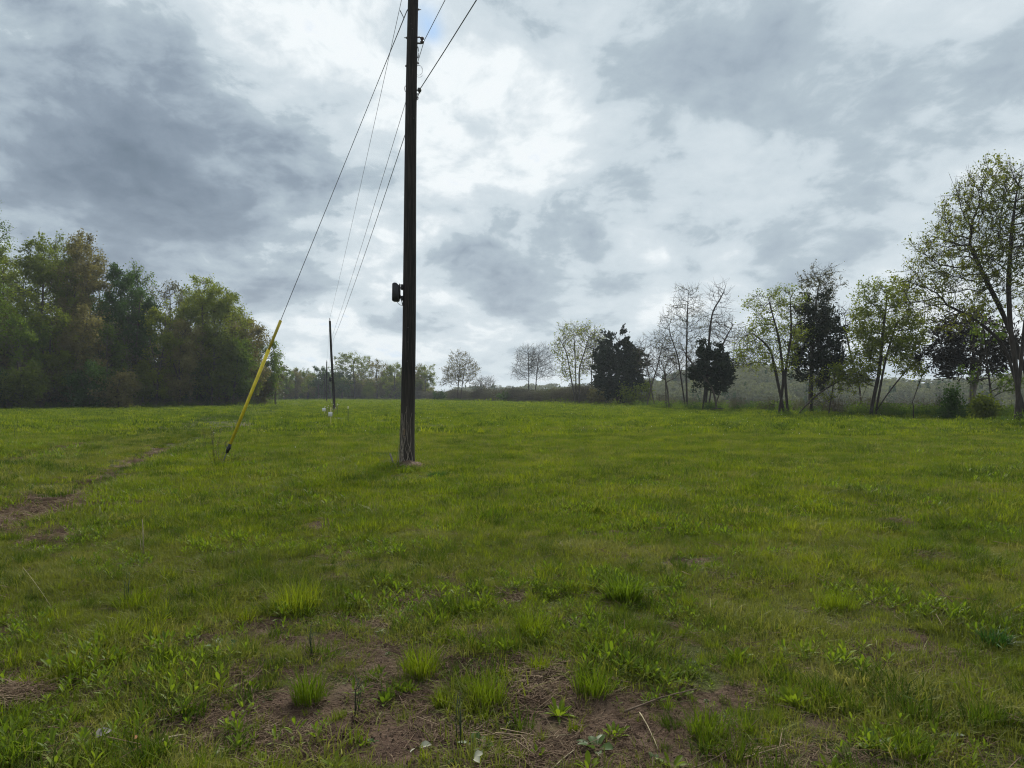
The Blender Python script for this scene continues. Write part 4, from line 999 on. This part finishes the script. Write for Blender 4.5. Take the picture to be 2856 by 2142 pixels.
# guy with yellow guard ---------------------------------------------------------
M['guard'] = plain('yellow_plastic_guard', (.66, .52, .03), .5, .4, 0, .22, 5)
M['guard_old'] = plain('faded_yellow_guard', (.42, .33, .035), .55, .35, 0, .25, 5)
gtop = ax1(ZG) + [-rd1(ZG) - .01, -.03, 0]; ganc = on_ground(622, 16.3) 
gr = thing('guy_wire', 'slanting guy wire with a long yellow guard, anchored left of the big pole', 'guy wire', tuple(ganc))
dv = gtop - ganc
def on_guy(py):
    # height on the guy where the photo row py falls
    lo, hi = 0., 1.
    for _ in range(40):
        m_ = (lo + hi) / 2; p = ganc + dv * m_
        if HOR - (p[2] - EYE) / p[1] * F > py: lo = m_
        else: hi = m_
    return ganc + dv * lo
g = Geo(ganc); g.tube([gtop + [.03, 0, .03], gtop, on_guy(240)], [.018, .012, .0075], 6); g.tube([on_guy(240), on_guy(1245)], .0075, 6); obj('strand', g.mesh('strand', M['wire'], True), gr)
dn = dv / np.linalg.norm(dv)
side = np.cross(dn, [0, -1, 0]); side /= np.linalg.norm(side)
def half_pipe(g, a, b, ra, rb_, n=10, open_=1.1):
    A, Bp = np.array(a), np.array(b); t_ = np.array([0, -1., 0]); V = []
    for (c, r) in ((A, ra), (Bp, rb_)):
        for rr in (r, r * .86):
            for i in range(n + 1):
                an = -math.pi + open_ / 2 + (2 * math.pi - open_) * i / n + math.pi / 2
                V.append(c + side * math.cos(an) * rr + t_ * math.sin(an) * rr)
    m_ = n + 1; Q = []
    for i in range(n):
        Q += [(i, i + 1, 2 * m_ + i + 1, 2 * m_ + i), (m_ + i + 1, m_ + i, 3 * m_ + i, 3 * m_ + i + 1), (i, m_ + i, m_ + i + 1, i + 1), (2 * m_ + i, 2 * m_ + i + 1, 3 * m_ + i + 1, 3 * m_ + i)]
    for e in (0, n): Q.append((e, 2 * m_ + e, 3 * m_ + e, m_ + e))
    g.add(V, Q)
g = Geo(ganc); half_pipe(g, on_guy(1238), on_guy(975), .034, .040); obj('guy_guard', g.mesh('guy_guard', M['guard']), gr)
g = Geo(ganc); half_pipe(g, on_guy(981), on_guy(893), .030, .034); o = obj('guy_guard', g.mesh('guy_guard', M['guard_old']), gr); o['label'] = 'duller upper yellow guard sleeve'
g = Geo(ganc); a, b = on_guy(1262), on_guy(1236)
g.tube([a, (a * .6 + b * .4), b], [.034, .045, .03], 8); g.tube([(a + b) / 2 + side * .06, (a + b) / 2 - side * .06], .014, 6); obj('guy_clamp', g.mesh('guy_clamp', M['black']), gr)
g = Geo(ganc); g.tube([ganc - dn * .35, on_guy(1255)], .013, 6); obj('anchor_rod', g.mesh('anchor_rod', M['iron']), gr)
# second clip dangling off the guy near the top
g = Geo(ganc); a = on_guy(42); g.tube([a, a + [-.05, -.01, .10], a + [-.085, -.01, .17]], [.008, .009, .012], 6); obj('guy_tail', g.mesh('guy_tail', M['wire']), gr)

# weedy stems round the anchor and at the pole's foot ---------------------------
def stems_plant(name, label, cat, base, n, h, spread, mat, r=.003, leafmat=None, nl=0, ls=.02, lean=(0, 0)):
    base = np.array(base); root = thing(name, label, cat, tuple(base)); g = Geo(base)
    ends = []
    for i in range(n):
        a = rng.uniform(0, 6.28); hh = h * rng.uniform(.55, 1.05); b = base + [math.cos(a) * spread * .3, math.sin(a) * spread * .3, -.02]
        e = b + [math.cos(a) * spread * rng.uniform(.2, 1) + lean[0] * hh, math.sin(a) * spread * rng.uniform(.2, 1) + lean[1] * hh, hh]
        m_ = (b + e) / 2 + rng.normal(0, spread * .15, 3) * [1, 1, 0]
        g.tube([b, m_, e], [r, r * .85, r * .5], 4); ends.append((b, m_, e))
        for s_ in range(3):
            f = rng.uniform(.4, .9); p = m_ + (e - m_) * f; g.segs([p], [p + rng.normal(0, .06, 3) + [0, 0, .07]], [r * .5], [r * .3], 3)
    obj('stems', g.mesh('stems', mat), root)
    if nl:
        g = Geo(base); j = rng.integers(0, n, nl); f = rng.uniform(.1, 1, nl)[:, None]
        M_ = np.array([e[1] for e in ends])[j]; E = np.array([e[2] for e in ends])[j]
        g.leaves(M_ + (E - M_) * f + rng.normal(0, .02, (nl, 3)), rng.normal(size=(nl, 3)), ls, ls * .5); obj('foliage', g.mesh('foliage', leafmat), root)
    return root
M['vine'] = plain('dry_vine', (.26, .22, .18), .9, .1)
stems_plant('wild_shoots', 'thin leafy shoots growing round the guy wire anchor', 'plant', on_ground(606, 15.9), 7, .95, .25, M['twig'], .0038, M['bud'], 150, .035)
stems_plant('dry_weed_stems', 'bleached dry stems leaning at the guy wire anchor', 'plant', on_ground(640, 15.8), 9, .4, .3, M['straw'], .003)
vb = b1.copy(); vb[1] -= .19
vr = thing('dead_vine', 'dead grey vine stems climbing the foot of the big pole', 'vine', tuple(vb))
for i in range(13):
    g = Geo(vb); a0 = rng.uniform(-1.35, 1.35); hh = rng.uniform(.5, 1.35); n = 12; w1 = rng.uniform(-.9, .9); pts = []
    for t in np.linspace(0, 1, n):
        a = np.clip(a0 + w1 * t + .15 * math.sin(t * 9 + i), -1.5, 1.5); z = b1[2] - .03 + hh * t; c = ax1(max(z, b1[2])); r = rd1(max(z, b1[2])) * 1.02 + .035 * math.exp(-max(0, z - b1[2]) / .25) + .008 + (.03 * (1 - t) ** 3)
        pts.append([c[0] + math.sin(a) * r, c[1] - math.cos(a) * r, z])
    g.tube(pts, np.linspace(.0065, .003, n), 5); obj('vine_stem', g.mesh('vine_stem', M['vine']), vr)
g = Geo(vb); c = ax1(.78); lance(g, (c[0] - .035, c[1] - .185, .62), 1.5, .02, .05, 1.4, 0); g.box([c[0] - .04, c[1] - rd1(.7) - .012, b1[2] + .74], (.035, .012, .13), [[1, 0, .1], [0, 1, 0], [-.1, 0, 1]]); obj('torn_strip', g.mesh('torn_strip', M['straw']), vr)
# soil heaped against the pole and the leaning stake
M['soil'] = plain('light_brown_soil', (.12, .085, .06), .95, .1, 0, .5, 20)
sb = on_ground(1142, 15.72); g = Geo(sb); nr, na_ = 7, 22; V = []
for i in range(nr):
    f = i / (nr - 1)
    for j in range(na_):
        a = j / na_ * 6.283; r = f * (.42 + .06 * math.sin(3 * a)); V.append(sb + [math.cos(a) * r, math.sin(a) * r * .8, .15 * (1 - f ** 1.3) - .04 + rng.normal(0, .014)])
Q = [(i * na_ + j, (i + 1) * na_ + j, (i + 1) * na_ + (j + 1) % na_, i * na_ + (j + 1) % na_) for i in range(nr - 1) for j in range(na_)]
g.add(V, Q); tag(obj('soil_heap', g.mesh('soil_heap', M['soil'], True), loc=tuple(sb)), 'small heap of light brown soil at the foot of the big pole', 'soil heap')
for o_ in [bpy.data.objects['soil_heap']]: pass
kb = on_ground(1101, 15.75); g = Geo(kb)
g.box(kb + [-.045, 0, .11], (.035, .02, .34), [[.94, 0, -.34], [0, 1, 0], [.34, 0, .94]])
M['old_wood'] = plain('weathered_stake', (.16, .15, .125), .9, .1)
tag(obj('wooden_stake', g.mesh('wooden_stake', M['old_wood']), loc=tuple(kb)), 'short grey stake leaning left at the foot of the big pole', 'stake')

# ------------------------------------------------------------------ small markers near the second pole
M['sign'] = plain('white_marker_plate', (.62, .62, .62), .5, .4, 0, .1)
M['tpost'] = plain('green_steel_post', (.025, .04, .025), .6, .4)
M['ytube'] = plain('pale_yellow_rod', (.50, .47, .18), .5, .4)
M['cream'] = plain('cream_paint', (.68, .66, .50), .6, .3)
def marker(label, px, Y, rod_top, y0, y1, w):
    b = on_ground(px, Y); root = thing('marker_sign', label, 'marker sign', tuple(b), 'white marker signs by the second pole')
    z = lambda py: EYE + (HOR - py) / F * Y
    g = Geo(b); g.tube([b - [0, 0, .2], [b[0], b[1], z(rod_top)]], .022, 8); obj('rod', g.mesh('rod', M['ytube']), root)
    g = Geo(b); ww = w / F * Y; g.box([b[0] - .02, b[1] - .035, (z(y0) + z(y1)) / 2], (ww, .02, z(y0) - z(y1))); obj('plate', g.mesh('plate', M['sign']), root)
    g = Geo(b); g.box([b[0] - .02, b[1] - .048, (z(y0) + z(y1)) / 2 + .02], (ww * .8, .006, .02)); obj('plate_rib', g.mesh('plate_rib', M['sign']), root)
    return root
marker('nearer square white marker plate on a pale yellow rod, in front of second pole', 923, 36.5, 1136, 1149, 1161, 11)
marker('farther square white marker plate left of the pale yellow rod', 905, 52, 1136, 1138, 1147, 10)
def tpost(label, px, Y, top):
    b = on_ground(px, Y); h = EYE + (HOR - top) / F * Y - b[2]
    root = thing('steel_post', label, 'fence post', tuple(b), 'white-tipped steel posts by the second pole')
    g = Geo(b); g.box(b + [0, 0, h * .43 - .1], (.035, .006, h * .86 + .2)); g.box(b + [0, -.02, h * .43 - .1], (.006, .035, h * .86 + .2))
    for i in range(9): g.box(b + [0, .008, h * (.1 + .085 * i)], (.016, .012, .02))
    obj('shaft', g.mesh('shaft', M['tpost']), root)
    g = Geo(b); g.box(b + [0, -.008, h * .93], (.05, .045, h * .15)); obj('painted_tip', g.mesh('painted_tip', M['cream']), root)
tpost('nearer green steel post with a white tip, right of the second pole', 971, 37.5, 1133)
tpost('farther green steel post with a white tip, beside the second pole', 941, 53, 1126)
def seed_stalk():
    b = on_ground(918, 44); root = thing('seed_stalks', 'dry stalks with pale round seed heads behind the nearer marker plate', 'plant', tuple(b)); g = Geo(b); gh = Geo(b)
    for i in range(8):
        e = b + [rng.normal(0, .22), rng.normal(0, .15), rng.uniform(.7, 1.15)]; g.tube([b + [rng.normal(0, .05), 0, -.02], (b + e) / 2, e], .008, 4)
        c = rng.normal(size=(14, 3)); c /= np.linalg.norm(c, axis=1, keepdims=True); gh.leaves(e + c * .018, c, .04, .03)
    obj('stems', g.mesh('stems', M['straw']), root); obj('seed_heads', gh.mesh('seed_heads', M['clock']), root)
seed_stalk()
for (px, Y, top, lb) in ((2547, 47, 1128, 'short dark fence post standing alone at the right field edge'), (2621, 46, 1092, 'tall thin post with weeds at the right field edge')):
    b = on_ground(px, Y); h = EYE + (HOR - top) / F * Y - b[2]; g = Geo(b); g.tube([b - [0, 0, .2], b + [0, 0, h * .5], b + [.01, 0, h]], [.045, .04, .035] if Y == 47 else [.02, .018, .014], 7, rough=.08)
    root = thing('fence_post', lb, 'fence post', tuple(b)); obj('shaft', g.mesh('shaft', M['bark_dark']), root)
# fallen branch at the field edge
b = P(1985, 1141, 71); b[2] = gz(b[0], b[1]) + .08
g = Geo(b); g.tube([b + [-.6, 0, .0], b + [.2, .1, .12], b + [1.3, 0, .2]], [.07, .06, .03], 6, rough=.1); g.tube([b + [.2, .1, .12], b + [.5, -.2, .38]], [.035, .02], 5); g.tube([b + [.6, .05, .14], b + [1.2, .2, .05]], [.03, .015], 5)
tag(obj('fallen_branch', g.mesh('fallen_branch', M['bark']), loc=tuple(b)), 'fallen branch on the grass below the small dense cedar', 'branch')

# ------------------------------------------------------------------ foreground plants that stand out one by one
def fg(px, py): 
    Y = EYE * F / (py - HOR); x = (px - CX) / F * Y; return np.array([x, Y, gz(x, Y)])
TG = 'grass tufts standing out in the foreground'
for (px, py, w, h, mt_, lb) in (
 (863,1950,105,115,'grass','upright grass tuft on bare soil, left of centre'),
 (1177,1874,125,110,'grass','loose wide grass tuft above the bare soil in the centre'),
 (1357,1955,130,100,'grass','broad bright grass tuft right of the bare centre soil'),
 (831,1700,160,110,'grass','wide feathery grass tuft behind the left bare patch'),
 (1236,1958,60,60,'grass','small round grass tuft between the two bare-soil tufts'),
 (1508,1862,76,55,'grass','short bristly grass tuft on dark soil right of centre'),
 (1655,1925,140,95,'grass','thick dark-edged grass tuft beside the brown twig'),
 (1968,2034,130,95,'grass','yellow-green grass tuft at the lower right of the brown twig'),
 (1485,1770,120,90,'grass','fluffy grass tuft behind the short bristly one'),
 (2766,1796,85,60,'deep','dark blue-green clump of stiff blades at the right side'),
 (1740,1672,120,80,'weed','tall deep green grass patch right of centre, middle distance'),
 (1222,1332,70,24,'deep','low dark clump in the grass just right of the big pole'),
 (2330,1700,150,75,'grass','long fine grass tuft in the right foreground'),
 (390,1690,150,70,'grass','tall fine grass tuft in the left foreground'),
 (2740,2010,120,85,'grass','bright grass tuft at the lower right frame edge'),
 (2530,2100,110,90,'grass','dense grass tuft in the lower right corner area'),
 (60,2110,150,80,'weed','bright broad-bladed clump in the lower left corner')):
    b = fg(px, py); s_ = b[1] / F; R = w * s_ * .5; n = int(70 + 900 * R) if mt_ != 'deep' else int(60 + 500 * R)
    n = int(n * 1.7); g = blades(n, R * .75, h * s_ * .3, h * s_ * 1.1, .0038 if mt_ == 'grass' else .0085, .62, .7)
    root = thing('grass_tuft', lb, 'grass tuft', tuple(b), TG, rng.uniform(-.4, .4)); root.scale = (1, rng.uniform(.6, 1.2), 1)
    obj('blades', g.mesh('blades', M[mt_]), root)
    gd = blades(n // 3, R * .8, .02, .08, .0035, 1.4, .6); obj('dead_blades', gd.mesh('dead_blades', M['straw']), root)
RG = 'leafy weeds standing out in the foreground'
for (px, py, w, n, wf, mt_, up, lb) in (
 (1076,1945,75,13,.22,'weed',(.45,1.3),'bright lance-leaved weed in the middle of the bare soil'),
 (1134,1916,60,9,.30,'weed',(.4,1.2),'smaller lance-leaved weed just behind the bright one on bare soil'),
 (1557,1980,85,18,.16,'weed',(.15,1.2),'narrow-leaved rosette on bare soil right of centre'),
 (1710,2038,78,18,.17,'weed',(.1,1.3),'narrow-leaved rosette nearest below the brown twig'),
 (1661,2075,100,9,.28,'dock',(.2,.9),'large dock with broad drooping leaves at the bottom right of centre'),
 (1883,1874,56,11,.22,'weed',(.6,1.3),'upright lance-leaved weed above the right end of the twig'),
 (1890,1930,66,9,.2,'weed',(.5,1.1),'star-shaped weed touching the right end of the twig'),
 (2050,1832,90,12,.2,'weed',(.2,1.0),'spreading weed with long leaves on dark soil at right'),
 (2206,1955,90,16,.2,'weed',(.6,1.35),'bushy upright weed on the right-hand bare patch'),
 (2308,2128,85,10,.2,'weed',(.3,1.2),'lance-leaved weed at the bottom edge on the right'),
 (2414,1980,70,8,.18,'weed',(.5,1.2),'weed with raised pointed leaves right of the bushy one'),
 (261,1812,110,7,.34,'dock',(.15,.7),'dock with broad dark leaves in the left foreground'),
 (621,1800,90,9,.32,'dock',(.1,.6),'flat grey-green dock at the left edge of the bare soil'),
 (2450,2075,110,8,.34,'dock',(.15,.8),'broad-leaved dock in the lower right foreground'),
 (1330,2060,95,7,.3,'dock',(.1,.7),'sprawling dock with one pale leaf at the bottom centre'),
 (1010,2060,45,7,.24,'weed',(.6,1.3),'small bright seedling at the bottom, left of centre'),
 (740,2110,70,12,.2,'weed',(.3,1.1),'tufted weed at the bottom edge, left of the bare soil'),
 (940,2120,70,9,.24,'weed',(.3,1.1),'pale-edged weed at the bottom edge below the bare soil'),
 (1640,2130,75,8,.24,'weed',(.3,1.1),'bright weed cut by the bottom edge below the large dock'),
 (1870,2120,80,9,.2,'weed',(.3,1.1),'bright weed at the bottom edge between dock and right-hand soil'),
 (705,1900,45,10,.25,'weed',(.7,1.35),'compact upright weed at the left rim of the bare soil'),
 (2620,2040,80,8,.32,'dock',(.1,.7),'grey-green dock under the bright right-edge tuft'),
 (690,1985,50,6,.24,'weed',(.6,1.2),'small weed on the straw left of the upright tuft'),
 (1500,2090,50,7,.22,'weed',(.4,1.2),'small weed on bare soil left of the large dock')):
    b = fg(px, py); L = w * b[1] / F * .85; g = Geo()
    root = thing('weed_plant', lb, 'weed', tuple(b), RG)
    for i in range(n):
        g = Geo(); az = i * 2.4 + rng.uniform(-.3, .3); f = i / max(1, n - 1); lf = up[0] + (up[1] - up[0]) * f
        lance(g, (math.cos(az) * .012, math.sin(az) * .012, -.004), az, L * rng.uniform(.6, .95) * (1 - .2 * f), L * wf * rng.uniform(.8, 1.15), lf + rng.uniform(-.1, .1), (.28 if mt_ == 'weed' else .4) * (1 - .6 * f), rng.uniform(-.5, .5))
        obj('leaf', g.mesh('leaf', M[mt_], True), root)
M['stick'] = plain('brown_twig', (.13, .095, .065), .85, .15)
M['stalk'] = plain('pale_dry_stalk', (.27, .23, .14), .8, .15)
def stick(name, label, pts, r, mat, cat='stick'):
    w_ = []
    for (px, py, dz) in pts: p = fg(px, py); p[2] += dz; w_.append(p)
    w_ = np.array(w_); g = Geo(w_[0]); t = resample(w_, .04) if len(w_) > 2 else w_
    t = t + rng.normal(0, r * .35, t.shape); g.tube(t, np.linspace(r, r * .55, len(t)), 6)
    return tag(obj(name, g.mesh(name, M[mat]), loc=tuple(w_[0])), label, cat)
stick('brown_twig', 'long brown twig lying across bare soil, right of centre', [(1738,1982,.015),(1800,1962,.03),(1870,1948,.04),(1938,1936,.05)], .0055, 'stick', 'twig')
stick('fallen_stalk', 'thin pale stem lying level on the bare soil at bottom centre', [(1400,2052,.012),(1500,2050,.014),(1606,2044,.02)], .003, 'stalk', 'stalk')
stick('fallen_stalk', 'bent dry stem slanting down right of the narrow-leaved rosette', [(1782,1993,.03),(1812,2040,.02),(1832,2088,.02)], .003, 'stalk', 'stalk')
stick('fallen_stalk', 'dry stem running up to the right in the bottom right bare soil', [(1910,2138,.01),(1970,2122,.02),(2036,2090,.03)], .0035, 'stick', 'stalk')
stick('fallen_stalk', 'straw-coloured stem slanting at the bottom, below the large dock', [(1530,2142,.01),(1560,2118,.015),(1600,2092,.02)], .0032, 'stalk', 'stalk')
stick('fallen_stalk', 'long dry grass stem slanting in the left foreground', [(70,1612,.10),(110,1650,.07),(150,1695,.02)], .0016, 'stalk', 'stalk')
stick('straw_bundle', 'flattened bundle of old straw near the bottom left', [(420,2090,.02),(470,2068,.03),(525,2052,.02)], .008, 'stalk', 'straw')
b = fg(404, 1562); g = Geo(b); g.tube([b, b + [-.004, 0, .22], b + [-.014, 0, .37]], [.006, .005, .0035], 6); g.tube([b + [-.01, .01, 0], b + [-.03, .01, .1], b + [-.035, 0, .2]], [.004, .003, .002], 5)
tag(obj('upright_stalk', g.mesh('upright_stalk', M['stalk']), loc=tuple(b)), 'pale dry stalk standing upright in the left grass', 'dry stalk')
M['dstem'] = plain('dark_green_stem', (.035, .055, .025), .7, .3)
for (px, py, hh, lb) in ((358,1690,.26,'thin dark stem rising from the left grass tuft'),(873,1830,.2,'pair of thin dark stems behind the upright tuft on bare soil'),(1000,1985,.24,'cluster of dark ribbed stems on bare soil left of centre'),(1280,2065,.24,'dark pointed blades on bare soil at bottom centre'),(42,1226,.7,'dark thin weed standing in the field at far left')):
    b = fg(px, py); root = thing('dark_stems', lb, 'plant', tuple(b)); 
    for i in range(4):
        g = Geo(); a = rng.uniform(0, 6.28); g.tube([(math.cos(a) * .01 * (1 + hh), math.sin(a) * .01, -.01), (rng.normal(0, .012), 0, hh * .5), (rng.normal(0, .02), rng.normal(0, .02), hh * rng.uniform(.7, 1.05))], [.0022, .002, .001], 5); obj('stem', g.mesh('stem', M['dstem']), root)
M['pale_leaf'] = plain('bleached_leaf', (.27, .27, .20), .7, .2); M['orange'] = plain('orange_dead_leaf', (.30, .11, .045), .7, .2); M['greyleaf'] = plain('grey_dead_leaf', (.17, .155, .145), .8, .1)
for (px, py, w, mt_, lb) in ((1172,2092,36,'pale_leaf','pale bleached leaf lying left of the sprawling dock'),(1322,2118,34,'pale_leaf','pale bleached leaf hanging below the sprawling dock'),(382,2074,20,'orange','small orange dead leaf in the lower left grass'),(278,2075,44,'greyleaf','curled grey dead leaf in the lower left grass'),(1437,2010,40,'greyleaf','greyish dead leaf on bare soil beside the broad bright tuft'),(1590,1362,36,'pale_leaf','whitish scrap lying in the grass right of the big pole')):
    b = fg(px, py); L = w * b[1] / F; g = Geo(b)
    for q_ in range(2): lance(g, b + [0, .01 * q_, .03], rng.uniform(0, 6.28), L, L * .55, .35, .3, .5)
    tag(obj('dead_leaf', g.mesh('dead_leaf', M[mt_], True), loc=tuple(b)), lb, 'leaf')
for (px, py, w, lb) in ((2490,1462,.26,'small heap of bleached straw in the right of the field'),(2570,1560,.42,'larger bleached straw patch in the right of the field'),(40,1945,.2,'bleached straw heap at the left frame edge'),(2030,1478,.4,'flat straw-coloured patch right of centre')):
    b = fg(px, py); g = Geo(b); n = 240; a = rng.uniform(0, 6.28, n); r = w * np.sqrt(rng.uniform(0, 1, n)); az = rng.normal(.4, 1.0, n)
    c = np.stack([b[0] + np.cos(a) * r, b[1] + np.sin(a) * r * .8, b[2] + .05 * (1 - r / w) + rng.uniform(.01, .035, n)], 1); d = np.stack([np.cos(az), np.sin(az), rng.normal(0, .2, n)], 1) * rng.uniform(.03, .10, n)[:, None]
    g.segs(c - d, c + d, np.full(n, .0021), np.full(n, .0012), 3); tag(obj('straw_heap', g.mesh('straw_heap', M['straw']), loc=tuple(b)), lb, 'straw')

# ------------------------------------------------------------------ haze over the valley
HAZE = 0.00028
m, k = material('damp_air'); vol = k.n('ShaderNodeVolumePrincipled')
vol.inputs['Color'].default_value = (.80, .88, .96, 1); vol.inputs['Density'].default_value = HAZE; vol.inputs['Anisotropy'].default_value = .2
k.nt.links.new(vol.outputs[0], k.n('ShaderNodeOutputMaterial').inputs['Volume'])
zl = float(GZ.min()) - 1.0
g = Geo(); g.box((0, 720, (zl + 40) / 2), (2500, 1700, 40 - zl))
tag(obj('haze', g.mesh('haze', m)), kind='stuff')
